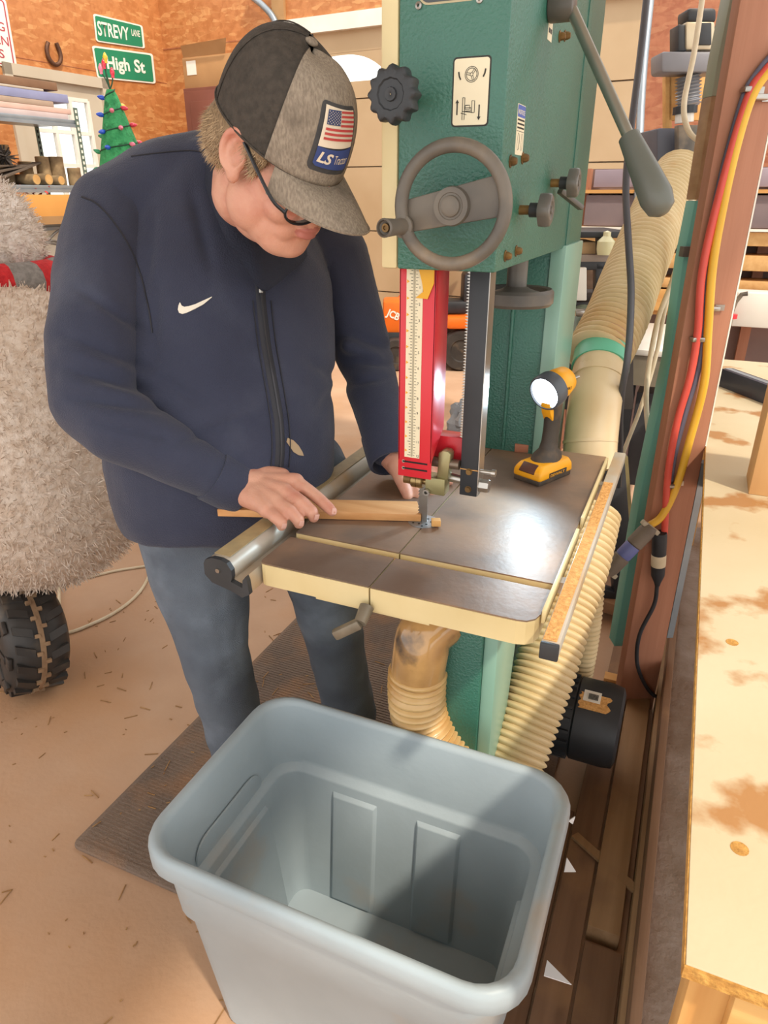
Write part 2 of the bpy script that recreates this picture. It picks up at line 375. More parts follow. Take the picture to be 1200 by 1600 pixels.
# table: two cast halves split by the kerf, with a T-slot
TB = bpy.data.objects.new('table', None)
tx0, tx1, ty0, ty1, tz, tk = -.605, -.135, .866, 1.635, .955, .042
kx = -.400
def table_half(a, b, name, round_right):
    mb = MB()
    s0, s1 = .972, .992
    sk = .014
    mb.box(a, b, ty0+.02, s0, tz-tk+.004, tz); mb.box(a, b, s0, s1, tz-tk+.004, tz-sk); mb.box(a, b, s1, ty1, tz-tk+.004, tz)
    return mb
def outline(a, b, cl, cr):
    pts = [(a, ty1), (a, ty0+cl)]
    if cl: pts += [(a+cl*(1-math.cos(t)), ty0+cl*(1-math.sin(t))) for t in (.5, 1.0, PI/2)]
    if cr: pts += [(b-cr*(1-math.sin(t)), ty0+cr*(1-math.cos(t))) for t in (0, .5, 1.0)]
    else: pts += [(b, ty0)]
    pts += [(b, ty0+cr), (b, ty1)]
    o = []
    for p in pts:
        if not o or (Vector(p)-Vector(o[-1])).length > 1e-5: o.append(p)
    return o
def clip_y(pts, y0, y1):
    def cut(P, keep, yv):
        out = []
        for i in range(len(P)):
            a, b = P[i], P[(i+1)%len(P)]; ka, kb = keep(a[1]), keep(b[1])
            if ka: out.append(a)
            if ka != kb:
                t = (yv-a[1])/(b[1]-a[1]); out.append((a[0]+(b[0]-a[0])*t, yv))
        return out
    return cut(cut(pts, lambda y: y >= y0-1e-9, y0), lambda y: y <= y1+1e-9, y1)
s0, s1 = .971, .992
def half(a, b, cl, cr, nm):
    O = outline(a, b, cl, cr); mb = MB()
    for ya, yb, zt_ in ((ty0, s0, tz), (s0, s1, tz-.012), (s1, ty1, tz)):
        mb.prism(clip_y(O, ya, yb), 2, tz-tk, zt_-.0025)
    o = mb.build(nm, M_cream, SAW)
    mt = MB()
    for ya, yb in ((ty0, s0), (s1, ty1)):
        P = clip_y(O, ya, yb); mt.prism([(x, y+ (.0015 if abs(y-ty0) < 1e-6 else 0)) for x, y in P], 2, tz-.0025, tz)
    mt.build('machined_top', M_iron, o)
    MB().box(a+.004, b-.002, s0+.001, s1-.001, tz-.0135, tz-.0115).build('slot_sawdust', M_dust, o)
    return o
TL = half(tx0, kx-.0015, .012, 0, 'table_half'); TR = half(kx+.0015, tx1, 0, .03, 'table_half')
MB().box(kx-.1, kx+.1, ty0+.004, ty0+.03, tz-tk-.006, tz-tk).build('front_lip', M_cream, TR)
MB().cyl((kx-.003, ty0-.004, tz-.035), (kx-.003, ty0-.03, tz-.05), .012, .01).build('table_pin_knob', pm('worn_steel', '6d6557', '817868', scale=30, rough=.5, metal=.4), SAW, smooth=40)
MB().bar((kx-.003, ty0-.03, tz-.05), (kx-.042, ty0-.045, tz-.074), .014, .018).build('table_pin_handle', pm('worn_steel', '6d6557', '817868', scale=30, rough=.5, metal=.4), SAW, bevel=.004)
# insert
ins = MB().lathe([(0, 0), (.029, 0), (.029, .0012), (0, .0012)], (-.406, 1.127, tz-.0005), n=36).build('blade_insert', pm('insert_aluminium', '8f9498', '80868a', rough=.35, metal=.6), SAW)
for k in range(12):
    a = 2*PI*k/12+.2; rr = .021 if k % 2 else .014
    c_ = (-.406+rr*math.cos(a), 1.127+rr*math.sin(a), tz+.0008)
    MB().lathe([(0, 0), (.0022, 0), (.0022, .0003), (0, .0003)], c_, n=10).build('insert_hole', M_dark, ins)
# blade
BX0, BX1, BY = -.418, -.399, 1.127
MB().box(BX0+.003, BX1, BY-.0005, BY+.0005, .86, 1.43).build('blade', M_steel, SAW)
teeth = MB()
for k in range(70):
    z = .93+k*.0065; teeth.prism([(BX0+.003, z), (BX0+.003, z+.0062), (BX0, z+.001)], 1, BY-.0006, BY+.0006)
teeth.build('blade_teeth', M_steel, SAW)['kind'] = 'stuff'
# red blade guard with scale
GY = 1.072; gx0, gx1 = -.437, -.375; gz0_, gz1_ = 1.065, ZB
GR = MB().box(gx0, gx1, GY, GY+.003, gz0_, gz1_).build('blade_guard', M_red, SAW, bevel=.001)
MB().prism([(GY, gz0_+.03), (GY, gz1_), (GY+.062, gz1_), (GY+.062, gz0_+.08)], 0, gx1-.003, gx1).build('guard_side', M_red, GR, bevel=.0008)
MB().prism([(GY, gz0_+.03), (GY, gz1_), (GY+.03, gz1_), (GY+.03, gz0_+.05)], 0, gx0, gx0+.003).build('guard_side', M_red, GR, bevel=.0008)
sc = MB().box(-.4245, -.397, GY-.0012, GY, 1.102, gz1_-.001).build('height_scale', M_paper, GR)
MB().box(-.4125, -.4095, GY-.0018, GY-.0012, 1.104, gz1_-.002).build('scale_centre_line', pm('scale_grey', 'a89f86'), sc)
tk_ = MB()
for k in range(62):
    z = 1.106+k*.005; l = .0055 if k % 5 == 0 else .003
    tk_.box(-.4135-l, -.4135, GY-.0017, GY-.0012, z, z+.0008)
    tk_.box(-.4085, -.4085+(.004 if k % 2 else .0025), GY-.0017, GY-.0012, z, z+.0006)
tk_.build('scale_ticks', M_ink, sc)['kind'] = 'stuff'
tri = MB()
for k in range(12):
    z = 1.112+k*.0255; tri.prism([(-.4235, z), (-.4235, z+.005), (-.4195, z+.0025)], 1, GY-.0018, GY-.0012)
tri.build('scale_marks', M_yel, sc)['kind'] = 'stuff'
for k in range(12):
    z = 1.104+k*.0255
    put_text(str(12-k), .006, (-.4035, GY-.0014, z), (1,0,0), (0,0,1), M_ink, sc, extrude=.0001)
MB().prism([(-.404, gz1_), (-.378, gz1_), (-.378, gz1_-.022), (-.388, gz1_-.046), (-.408, gz1_-.045), (-.395, gz1_-.035), (-.398, gz1_-.02)], 1, GY-.004, GY-.0022).build('scale_pointer', pm('pointer_yellow', 'e0a516', 'd69a10', rough=.4), GR)
for k in range(2):
    z = 1.093-k*.0125
    MB().box(-.428, -.382, GY-.0006, GY+.0002, z-.0015, z+.0015).build('guard_slot', M_dark, GR)
    MB().lathe([(0, -.001), (.003, -.001), (.003, .0005), (0, .0005)], (-.4265, GY, z), (0,-1,0), n=12).build('slot_screw', M_steel, GR)
MB().box(gx1-.02, -.335, 1.125, 1.16, 1.085, 1.13).build('guard_bracket', M_red, GR, bevel=.001)
# guide post (rack on its left edge)
gp = MB().box(-.332, -.300, 1.105, 1.137, 1.032, ZB+.01).build('guide_post', M_black, SAW, bevel=.0015)
MB().box(-.300, -.2985, 1.105, 1.137, 1.034, ZB).build('post_face', M_steel, gp)
rk = MB()
for k in range(58):
    z = 1.415-k*.0048-.0; rk.prism([(-.332, z), (-.332, z-.004), (-.337, z-.002)], 1, 1.107, 1.118)
rk.build('rack_teeth', M_steel, gp)['kind'] = 'stuff'
MB().box(-.3325, -.2995, 1.1045, 1.106, 1.081, 1.0825).build('post_seam', M_dust, gp)
for z, y in ((1.078, 1.104), (1.045, 1.104)):
    MB().lathe([(0, .004), (.0045, .004), (.0045, 0), (.006, 0), (.006, -.001)], (-.316, y, z), (0,-1,0), n=14).build('post_screw', M_bolt, gp, smooth=40)
# guide assembly
MB().box(-.392, -.355, 1.09, 1.12, 1.030, 1.062).build('guide_block', M_guide, SAW, bevel=.002)
MB().prism([(-.372, 1.06), (-.352, 1.06), (-.348, 1.108), (-.353, 1.113), (-.363, 1.113), (-.37, 1.108)], 1, 1.095, 1.118).build('guide_upright', M_guide, SAW, bevel=.002)
MB().cyl((-.398, 1.105, 1.088), (-.334, 1.105, 1.088), .009).build('guide_rod', pm('dark_rod', '6b5d50', '7b6d5f', scale=20, rough=.35, metal=.7), SAW, smooth=40)
MB().cyl((-.36, 1.118, 1.058), (-.288, 1.118, 1.052), .0085).build('guide_shaft', M_steel, SAW, smooth=40)
MB().lathe([(0, 0), (.0115, 0), (.0125, .002), (.0125, .016), (.0115, .018), (0, .018)], (-.299, 1.115, 1.052), (1,0,0), n=8).build('shaft_bolt', M_steel, SAW)
MB().cyl((-.299, 1.115, 1.078), (-.272, 1.115, 1.078), .004).build('lock_screw', M_steel, SAW, smooth=40)
MB().cyl((-.278, 1.115, 1.078), (-.271, 1.115, 1.078), .0065).build('lock_screw_head', M_steel, SAW, smooth=40)
rl = MB().lathe([(0, 0), (.012, 0), (.014, .002), (.014, .011), (.0125, .0115), (.014, .012), (.014, .021), (.012, .023), (.006, .023), (.006, .028), (0, .028)], (-.4235, 1.108, 1.046), (1,0,0), n=28).build('guide_bearing', M_brass, SAW, smooth=30)
MB().cyl((-.438, 1.108, 1.046), (-.42, 1.108, 1.046), .009).build('bearing_shaft', M_bolt, rl, smooth=40)
MB().lathe([(.003, .005), (.006, .005), (.0065, 0), (0, 0)], (-.388, 1.089, 1.034), (0,-1,0), n=16).build('cap_screw', M_steel, SAW, smooth=40)
# rails of the rip fence
RLprof = [(-.684,.954),(-.680,.962),(-.666,.968),(-.648,.968),(-.638,.964),(-.630,.952),(-.630,.940),(-.633,.932),(-.611,.925),(-.609,.940),(-.603,.946),(-.600,.940),(-.598,.915),(-.613,.906),(-.635,.914),(-.671,.922),(-.684,.935)]
LR = MB().prism([(x-.008, z-.004) for x, z in RLprof], 1, .842, 1.53).build('fence_rail', M_alu, SAW, smooth=35)
MB().prism([(x-.008+(.0006 if x > -.64 else -.001), z-.004+(.001 if z > .94 else -.001)) for x, z in RLprof], 1, .832, .842).build('rail_end_cap', M_blackp, LR)
MB().box(-.682, -.650, .85, 1.5, .9638, .9652).build('rail_scale', pm('scale_tape', '9c8a66', 'b09a70', scale=30, rough=.6), LR)
MB().lathe([(0, .003), (.004, .003), (.0045, 0), (0, 0)], (-.664, .832, .944), (0,-1,0), n=12).build('end_screw', M_steel, LR)
for yy in (.95, 1.35): MB().box(-.61, -.606+.006, yy, yy+.04, .90, .945).build('rail_bracket', M_steel, LR)
RR = MB().box(-.119, -.094, .82, 1.66, .937, .962).build('fence_rail', M_alu, SAW, bevel=.002)
MB().box(-.1175, -.0985, .823, 1.45, .962, .9632).build('rail_sawdust', M_dust, RR)
MB().box(-.1195, -.0935, .812, .82, .9365, .9625).build('rail_end_cap', M_blackp, RR, bevel=.002)
MB().box(-.133, -.127, .89, 1.19, .943, .966).build('rail_angle', M_cream, RR, bevel=.001); MB().box(-.133, -.127, 1.24, 1.60, .943, .966).build('rail_angle', M_cream, RR, bevel=.001)
MB().box(-.128, -.118, 1.0, 1.02, .935, .955).build('rail_spacer', M_steel, RR); MB().box(-.128, -.118, 1.45, 1.47, .935, .955).build('rail_spacer', M_steel, RR)
# big handwheel facing the camera
HC = Vector((-.325, .985, 1.505)); HR = .074
HW = MB(); rows = []
for i in range(48):
    a = 2*PI*i/48; d = Vector((math.cos(a), 0, math.sin(a)))
    rows.append([HC+d*(HR+rx_)+Vector((0, ry_, 0)) for rx_, ry_ in [(.0095*math.cos(b), .009*math.sin(b)-.002) for b in [2*PI*j/12 for j in range(12)]]])
HW.loft(rows+[rows[0]], cap=False)
hw = HW.build('handwheel', M_greyp, SAW, smooth=60)
sdir = Vector((math.cos(.2), 0, math.sin(.2))); sup = Vector((-math.sin(.2), 0, math.cos(.2)))
mb = MB(); a_ = HC-sdir*.07; b_ = HC+sdir*.07
mb.add([a_-sup*.021+Vector((0,dy,0)) for dy in (0,.01)]+[a_+sup*.021+Vector((0,dy,0)) for dy in (0,.01)]+[b_-sup*.026+Vector((0,dy,0)) for dy in (0,.01)]+[b_+sup*.026+Vector((0,dy,0)) for dy in (0,.01)], [(0,2,6,4),(1,5,7,3),(0,1,3,2),(4,6,7,5),(0,4,5,1),(2,3,7,6)])
mb.build('wheel_spoke', M_greyp, hw, bevel=.002)
MB().lathe([(0, .013), (.010, .0135), (.013, .012), (.0138, .0085), (.0165, .0085), (.0175, .0095), (.024, .009), (.0255, .0)], HC, (0,-1,0), n=28).build('wheel_hub', M_greyp, hw, smooth=30)
MB().cyl(HC, HC+Vector((0, .055, 0)), .012).build('wheel_axle', M_steel, hw, smooth=40)
hp = HC-sdir*HR-sup*.012
hd = MB().lathe([(.011, 0), (.0155, .002), (.0155, .006), (.0115, .008), (.0105, .02), (.012, .05), (.0125, .056), (.010, .058), (.0095, .052), (.006, .05), (0, .05)], hp, (-.12,-1,0), n=24).build('crank_handle', M_greyp, hw, smooth=35)
MB().lathe([(0, .0), (.006, 0), (.0055, .004), (.003, .004), (.003, .002), (0, .002)], hp+Vector((-.12,-1,0)).normalized()*.05, (-.12,-1,0), n=16).build('handle_bolt', M_bolt, hd)
# lock knob on the door edge
kc = py(620, 150, .985)
def knob(c, ax, R, t, name, lobes, parent, mat=M_blackp, depth=.004):
    ax = Vector(ax).normalized(); u = Vector((0,0,1)) if abs(ax.z) < .9 else Vector((1,0,0)); u = (u-ax*u.dot(ax)).normalized(); v = ax.cross(u); rings = []
    n = lobes*6
    for rr, h in ((.55, 0), (.97, .05), (1, .3), (1, .7), (.95, .92), (.8, 1.0), (.55, .98), (.5, .9), (.25, .9), (.22, 1.02), (.1, 1.02), (.02, .95)):
        ring = []
        for j in range(n):
            a = 2*PI*j/n; s_ = 1 - (depth/R)*(.5-.5*math.cos(lobes*a))*(1 if rr > .9 else .3); q = R*rr*s_; ring.append(Vector(c)+ax*(t*h)+(u*math.cos(a)+v*math.sin(a))*q)
        rings.append(ring)
    return MB().loft(rings, cap=False).build(name, mat, parent, smooth=45)
knob(kc+Vector((0, .005, 0)), (0, -1, 0), .035, .028, 'lock_knob', 12, SAW, depth=.005)
MB().cyl(kc, kc+Vector((0, .05, 0)), .009).build('knob_stud', M_steel, SAW)
# window in the housing face, sticker, notice
fw_ = MB().prism(rrect(-.398, -.318, 1.748, 1.86, .012), 1, Y0-.001, Y0+.001).build('inspection_window', pm('dark_window', '3b3f40', '45494a', rough=.15), SAW)
MB().prism(rrect(-.4005, -.3155, 1.7455, 1.8625, .014), 1, Y0-.0005, Y0+.0005).build('window_gasket', pm('gasket', 'b5a887'), fw_)
for x in (-.4, -.317):
    MB().lathe([(.001, .001), (.002, .003), (.0045, .002), (.005, 0)], (x, Y0, 1.746), (0,-1,0), n=14).build('window_screw', M_steel, fw_, smooth=40)
st = MB().prism(rrect(-.3475, -.299, 1.6055, 1.683, .004), 1, Y0-.0008, Y0+.0005).build('instruction_sticker', M_paper, SAW)
MB().prism(rrect(-.3495, -.297, 1.6035, 1.685, .005), 1, Y0-.0004, Y0+.0005).build('sticker_border', M_ink, st)
yq = Y0-.0012
def line(mb, pts, w_=.0005, y=yq): return mb.tube([(x, y, z) for x, z in pts], w_, 4)
mb = MB(); sc_ = (-.323, 1.6645)
for R in (.009, .0072): line(mb, [(sc_[0]+R*math.cos(2*PI*k/24), sc_[1]+R*math.sin(2*PI*k/24)) for k in range(25)], .00035)
for k in range(3):
    a = 2*PI*k/3+.9
    for da in (-.25, .25): line(mb, [(sc_[0]+.0025*math.cos(a+da*2), sc_[1]+.0025*math.sin(a+da*2)), (sc_[0]+.007*math.cos(a+da*.6), sc_[1]+.007*math.sin(a+da*.6))], .0003)
line(mb, [(sc_[0]+.002*math.cos(2*PI*k/12), sc_[1]+.002*math.sin(2*PI*k/12)) for k in range(13)], .0003)
line(mb, [(-.341, 1.668), (-.340, 1.663), (-.338, 1.659)], .001); line(mb, [(-.304, 1.67), (-.305, 1.665), (-.307, 1.661)], .001)
for P in ([(-.334, 1.638), (-.331, 1.638), (-.331, 1.612), (-.334, 1.612), (-.334, 1.638)], [(-.321, 1.634), (-.317, 1.634), (-.317, 1.62), (-.321, 1.62), (-.321, 1.634)], [(-.331, 1.626), (-.322, 1.626), (-.322, 1.622), (-.331, 1.622)], [(-.334, 1.622), (-.318, 1.62)], [(-.33, 1.629), (-.324, 1.629), (-.324, 1.624), (-.33, 1.624), (-.33, 1.629)], [(-.336, 1.62), (-.328, 1.618)]): line(mb, P, .0004)
line(mb, [(-.3415, 1.632), (-.3415, 1.618)], .0009); line(mb, [(-.3105, 1.629), (-.3105, 1.614)], .0009)
for x, z, s_ in ((-.3415, 1.636, 1), (-.3105, 1.611, -1)): mb.prism([(x-.0025, z-.004*s_), (x+.0025, z-.004*s_), (x, z)], 1, yq-.0003, yq+.0003)
mb.build('sticker_print', M_ink, st)
xf = X1+.0006
nt_ = MB().prism(rrect(1.108, 1.154, 1.572, 1.636, .002), 0, X1-.0005, xf).build('notice_label', M_paper, SAW)
MB().prism(rrect(1.109, 1.153, 1.620, 1.635, .002), 0, xf-.0003, xf+.0003).build('notice_band', M_blue, nt_)
put_text('NOTICE', .0085, (xf+.0004, 1.112, 1.6235), (0,1,0), (0,0,1), M_paper, nt_, width=.038, extrude=.0001)
mb = MB()
for k, z in enumerate((1.6165, 1.6115, 1.6065)):
    for j in range(9): mb.box(xf-.0002, xf+.0003, 1.111+j*.0046, 1.111+j*.0046+.0034, z-.001, z+.0012)
mb.box(xf-.0002, xf+.0003, 1.109, 1.153, 1.602, 1.6026)
for cy, ry_ in ((1.121, .0055), (1.142, .004)):
    for k in range(16): a = 2*PI*k/16; b_ = 2*PI*(k+1)/16; mb.bar((xf, cy+ry_*math.cos(a), 1.589+.011*math.sin(a)), (xf, cy+ry_*math.cos(b_), 1.589+.011*math.sin(b_)), .0005, .0005)
mb.bar((xf, 1.128, 1.579), (xf, 1.129, 1.599), .0005, .0005)
mb.build('notice_print', M_ink, nt_)
lb = MB().box(X1-.0005, xf, 1.262, 1.292, 1.735, 1.86).build('spec_label', M_paper, SAW)
mb = MB()
for k in range(8):
    for j in range(2): mb.box(xf-.0002, xf+.0003, 1.267+j*.012, 1.276+j*.012, 1.745+k*.014, 1.751+k*.014)
mb.build('label_print', M_ink, lb)
# side bolts and knobs
def boltp(x, y): return px(x, y, X1)
for p in ((797, 252), (816, 247), (789, 400), (806, 392), (874, 57), (882, 56)):
    b3 = boltp(*p); o = MB().lathe([(0, .010), (.004, .010), (.006, .006), (.0062, .002), (.0085, .0015), (.0085, 0)], b3, (1,0,0), n=8).build('side_bolt', M_bolt, SAW, smooth=30)
for (a, b_), sz in (((812, 328), 1.0), ((861, 286), 1.0)):
    q = boltp(a, b_)
    st_ = MB().cyl(q, q+Vector((.02, 0, 0)), .007).build('knob_stud', M_bolt, SAW, smooth=40)
    MB().cyl(q+Vector((.016, 0, 0)), q+Vector((.032, 0, 0)), .0105).build('knob_collar', M_blackp, st_, smooth=40)
    knob(q+Vector((.03, 0, 0)), (1, 0, 0), .024, .02, 'lock_knob', 4, SAW, pm('grey_knob', '5a5753', '6a665f', scale=9, rough=.35), depth=.004)
q = boltp(866, 298); MB().bar(q+Vector((.01, .0, 0)), q+Vector((.045, .05, -.03)), .014, .01).build('release_lever', M_greyp, SAW, bevel=.003)
# quick-release lever
hq = px(890, 8, -.245); DQh = (hq-CAM).dot(FW); tipq = pd(1036, 332, DQh-.05)
lv = MB().cyl(hq-Vector((.03, 0, 0)), hq+Vector((.008, 0, 0)), .021).build('lever_hub', M_greyp, SAW, bevel=.004)
dv = (tipq-hq).normalized(); ln = (tipq-hq).length
MB().cyl(hq+dv*.01, hq+dv*(ln-.05), .0085).build('lever_rod', pm('rod_steel', '8a877c', '9a968a', scale=9, rough=.35, metal=.7), lv, smooth=40)
MB().lathe([(.0, 0), (.015, 0), (.0155, .006), (.021, .07), (.023, .10), (.019, .118), (.009, .126), (0, .127)], hq+dv*(ln-.125), dv, n=24).build('lever_grip', pm('grip_grey', '565851', '62645c', scale=8, rough=.4), lv, smooth=50)
# tension wheel under the housing
tc_ = Vector((-.335, 1.44, 1.335))
tw = MB().lathe([(.0, .02), (.016, .02), (.03, .012), (.056, .004), (.062, .012), (.070, .014), (.075, .008), (.075, -.012), (.070, -.018), (.03, -.012), (0, -.012)], tc_, n=40).build('tension_wheel', M_greyp, SAW, smooth=30)
MB().cyl(tc_+Vector((0,0,.015)), (tc_.x, tc_.y, ZB), .02).build('tension_shaft', M_greyp, tw, smooth=40)
# motor behind the base
mc = Vector((-.05, 1.60, .21)); R = .112
mt = MB().lathe([(.0, -.22), (.10, -.22), (R*.95, -.20), (R*.95, -.07), (R, -.065), (R, .02), (R*.96, .045), (R*.8, .052), (0, .052)], mc, (1,0,0), n=40).build('motor', M_black, SAW, smooth=35)
fn = MB()
for k in range(22):
    a = 2*PI*k/22; d = Vector((0, math.cos(a), math.sin(a))); fn.obox(mc+Vector((-.135,0,0))+d*R*.97, Vector((.062,0,0)), d*.007, Vector((0,-d.z,d.y))*.0035)
fn.build('motor_fins', M_black, mt)['kind'] = 'stuff'
MB().box(mc.x-.17, mc.x-.09, mc.y-.05, mc.y+.05, mc.z+.10, mc.z+.15).build('terminal_box', M_black, mt, bevel=.006)
ls_ = MB().obox(mc+Vector((-.03,-.035,.107)), (.022,0,0), (0,.016,.005), (0,-.0003,.001)).build('motor_sticker', M_white, mt)
bb = MB()
for k in range(9): bb.obox(mc+Vector((-.03-.008+.0028*k,-.037,.1086)), (.0009,0,0), (0,.008,.0026), (0,-.0003,.001))
bb.build('sticker_bars', M_ink, ls_)
for a, b_, c_ in ((-.06, .015, .35), (.02, .04, .6)):
    rows = []
    for i in range(9):
        t = .45-c_*.6+c_*1.2*i/8; d = Vector((0, -math.sin(t), math.cos(t)))
        rows.append([mc+Vector((a+(.004*math.sin(i*2)),0,0))+d*(R+.0012), mc+Vector((b_+.006*math.sin(i*1.3),0,0))+d*(R+.0012)] if a < 0 else [mc+Vector((a,0,0))+d*(R*.985), mc+Vector((b_-.01,0,0))+d*(R*.975)])
    MB().grid(rows).build('motor_dust', M_dust, mt)
# dust port elbow on the lower housing with clear tape and flexible hose
def corrugate(path, R, pitch=.013, depth=.006, n=24, step=.0033):
    P = resample(spline(path, 24), step); rs = [R+depth*(abs(math.sin(PI*i*step/pitch))-.5) for i in range(len(P))]
    return MB().tube(P, rs, n, cap=True)
dpa = [(-.37, 1.15, .735), py(664, 990, 1.115), py(657, 1020, 1.103), py(652, 1055, 1.102)]
MB().tube(spline(dpa, 6), .057, 24).build('dust_port', pm('clear_taped_port', 'c89c62', 'a98050', scale=14, rough=.12, c3='5a4a3c', s3=12, coat=.6), SAW, smooth=60)
# ------------------------------------------------------------------ dust hose of the saw and the ducting
M_dusthose = pm('hose_clear_dusty', 'd8b884', 'caa468', scale=9, rough=.35, c3='b98c50', s3=8, t3=(.5, .7), coat=.3)
h1 = corrugate([py(653, 1045, 1.102), py(651, 1080, 1.102), py(656, 1120, 1.103), py(678, 1165, 1.104), py(715, 1210, 1.105), py(755, 1250, 1.106)], .057, .017, .010)
h1.build('dust_hose', M_dusthose, SAW, smooth=60)
DH = thing('duct_hose', 'thick ribbed cream dust hose rising past the lever to the dark box', 'hose', (-.16, 1.72, .9))
top_path = [pd(932, 560, 1.86), pd(962, 500, 1.93), pd(985, 440, 2.02), pd(1012, 375, 2.12), pd(1035, 320, 2.22), pd(1062, 275, 2.32)]
corrugate(top_path, .081, .019, .013).build('ribbed_sleeve', M_hose, DH, smooth=60)
PF = thing('dust_pipe_elbow', 'smooth cream dust pipe elbow with green tape behind the yellow flashlight', 'pipe', (-.16, 1.72, .7))
M_pvc = pm('pvc_cream', 'e0cba6', 'd5bd92', scale=4, rough=.3, c3='c9a878', s3=3, t3=(.5, .8))
epath = [pd(922, 735, 1.79), pd(922, 700, 1.79), pd(928, 640, 1.80), pd(934, 600, 1.82), pd(938, 568, 1.84), pd(945, 540, 1.88)]
ep = MB().tube(spline(epath, 6), .067, 32).build('elbow_body', M_pvc, PF, smooth=60)
MB().tube([pd(934, 598, 1.82), pd(937, 580, 1.835)], .0695, 32).build('pipe_collar', M_pvc, ep, smooth=60)
MB().tube([pd(937, 578, 1.835), pd(941, 556, 1.86)], .074, 32).build('green_tape', pm('green_tape', '62b794', '6fc0a0', rough=.35), PF, smooth=60)
MB().tube([pd(941, 556, 1.86), pd(946, 538, 1.885)], [.0735, .080], 32).build('tape_wrap', pm('dusty_tape', 'c09a78', 'b58f6d', scale=8, rough=.4), PF, smooth=60)
MB().tube([pd(922, 693, 1.79), pd(922, 688, 1.79)], .0685, 32).build('pipe_rib', M_pvc, ep, smooth=60)
LHs = thing('lower_dust_hose', 'ribbed cream dust hose running down past the black motor', 'hose', (-.16, 1.5, .5))
corrugate([pd(925, 800, 1.80), pd(905, 880, 1.74), pd(878, 960, 1.70), pd(850, 1050, 1.66), pd(822, 1130, 1.63), pd(795, 1210, 1.60), pd(770, 1290, 1.57)], .070, .0165, .010).build('ribbed_sleeve', M_hose, LHs, smooth=60)
UH = thing('thin_duct_hose', 'short ribbed hose hanging straight down behind the right fence rail', 'hose', (-.08, 1.75, .5))
corrugate([pd(925, 900, 1.92), pd(918, 980, 1.96), pd(905, 1060, 2.02), pd(895, 1110, 2.1)], .034, .014, .006).build('ribbed_sleeve', M_hose, UH, smooth=60)

# ------------------------------------------------------------------ board being cut, offcut, block, bag on the table
za, zb_ = tz+.0012, tz+.016
P4 = [pz(339, 796, zb_), pz(658, 804, zb_), pz(652, 783, zb_), pz(356, 777, zb_)]
bd = MB().add([(p.x, p.y, z) for z in (za, zb_) for p in P4], [(0,3,2,1),(4,5,6,7),(0,1,5,4),(1,2,6,5),(2,3,7,6),(3,0,4,7)]).build('wooden_board', M_board, bevel=.0012)
tag(bd, 'long thin light wooden board the man feeds into the saw blade', 'board')
c_ = pz(681, 822, tz+.001); oc = MB().obox((c_.x, c_.y, tz+.009), (.008, .003, 0), (-.003, .007, 0), (0, 0, .006)).build('wood_offcut', M_pine, bevel=.001)
tag(oc, 'tiny wood offcut lying on the saw table insert', 'wood scrap')
c_ = pz(828, 700, tz); o = MB().obox((c_.x, c_.y, tz+.011), Vector((.035, .008, 0)), Vector((-.008, .04, 0)), (0, 0, .01)).build('wood_block', wood('red_wood', 'b1765a', 'a0654a', ax=0), bevel=.001)
tag(o, 'small flat reddish wood block on the table behind the yellow flashlight', 'wood block')
# crumpled clear bag
M_bag = pm('clear_plastic', 'dfe3e6', 'c9ced4', scale=10, rough=.15, trans=.25, ior=1.2, bump=.8, bscale=30)
c_ = pz(722, 690, tz); mb = MB(); rows = []
for i in range(15):
    t = PI*i/14; row = []
    for j in range(22):
        a = 2*PI*j/22; rr = 1+.16*math.sin(3*a+5*t)+.1*math.sin(7*a-4*t)+.06*random.uniform(-1, 1)
        row.append(Vector((c_.x+.052*math.sin(t)*math.cos(a)*rr, c_.y+.05+.05*math.sin(t)*math.sin(a)*rr, max(tz+.0005, tz+.04+.052*math.cos(t)*rr))))
    rows.append(row)
o = mb.loft(rows, cap=False).build('plastic_bag', M_bag, smooth=25); tag(o, 'crumpled clear plastic bag on the table between red guard and post', 'bag')

# ------------------------------------------------------------------ cordless flashlight
fc = Vector((-.247, 1.452, tz)); aim = math.atan2(-.15, -.29)   # heading towards the blade
FLs = thing('cordless_flashlight', 'yellow and black cordless flashlight standing lit on the saw table', 'flashlight', fc, (0, 0, math.atan2(.40, -1)-PI/2+PI*0), local=True)
FLs.rotation_euler = (0, 0, math.radians(148))      # local +Y is the beam heading
M_fb = pm('flash_black', '3b352f', '4a4138', scale=10, rough=.55, c3='7b6247', s3=14, t3=(.5, .75))
bt = MB().add([(x*w_, y, z) for z, w_, ya, yb in ((.010, .037, -.056, .062), (.030, .0365, -.054, .060), (.042, .029, -.050, .046)) for x, y in ((-1, ya), (1, ya), (1, yb), (-1, yb))], [(0,3,2,1)]+[(k*4+i, k*4+(i+1)%4, k*4+4+(i+1)%4, k*4+4+i) for k in (0, 1) for i in range(4)]+[(8,9,10,11)]).build('battery', M_yel, FLs, bevel=.006, seg=3)
MB().box(-.0345, .0345, -.054, .060, .0, .012).build('battery_base', M_fb, bt, bevel=.003)
n_ = Vector((0, .012, .014)).normalized()
MB().obox((0, .0545, .033), (.019, 0, 0), (0, -.0085, .008), (0, .0018, .0018)).build('battery_latch', pm('latch_dark', '4a2f28', '5a3a30', scale=20, rough=.4), bt, bevel=.001)
MB().box(-.0385, -.036, -.03, .03, .014, .024).build('battery_badge', M_fb, bt)
put_text('DEWALT', .009, (-.0388, .028, .0155), (0, -1, 0), (0, 0, 1), M_yel, bt, width=.05, extrude=.0002)
rings = []
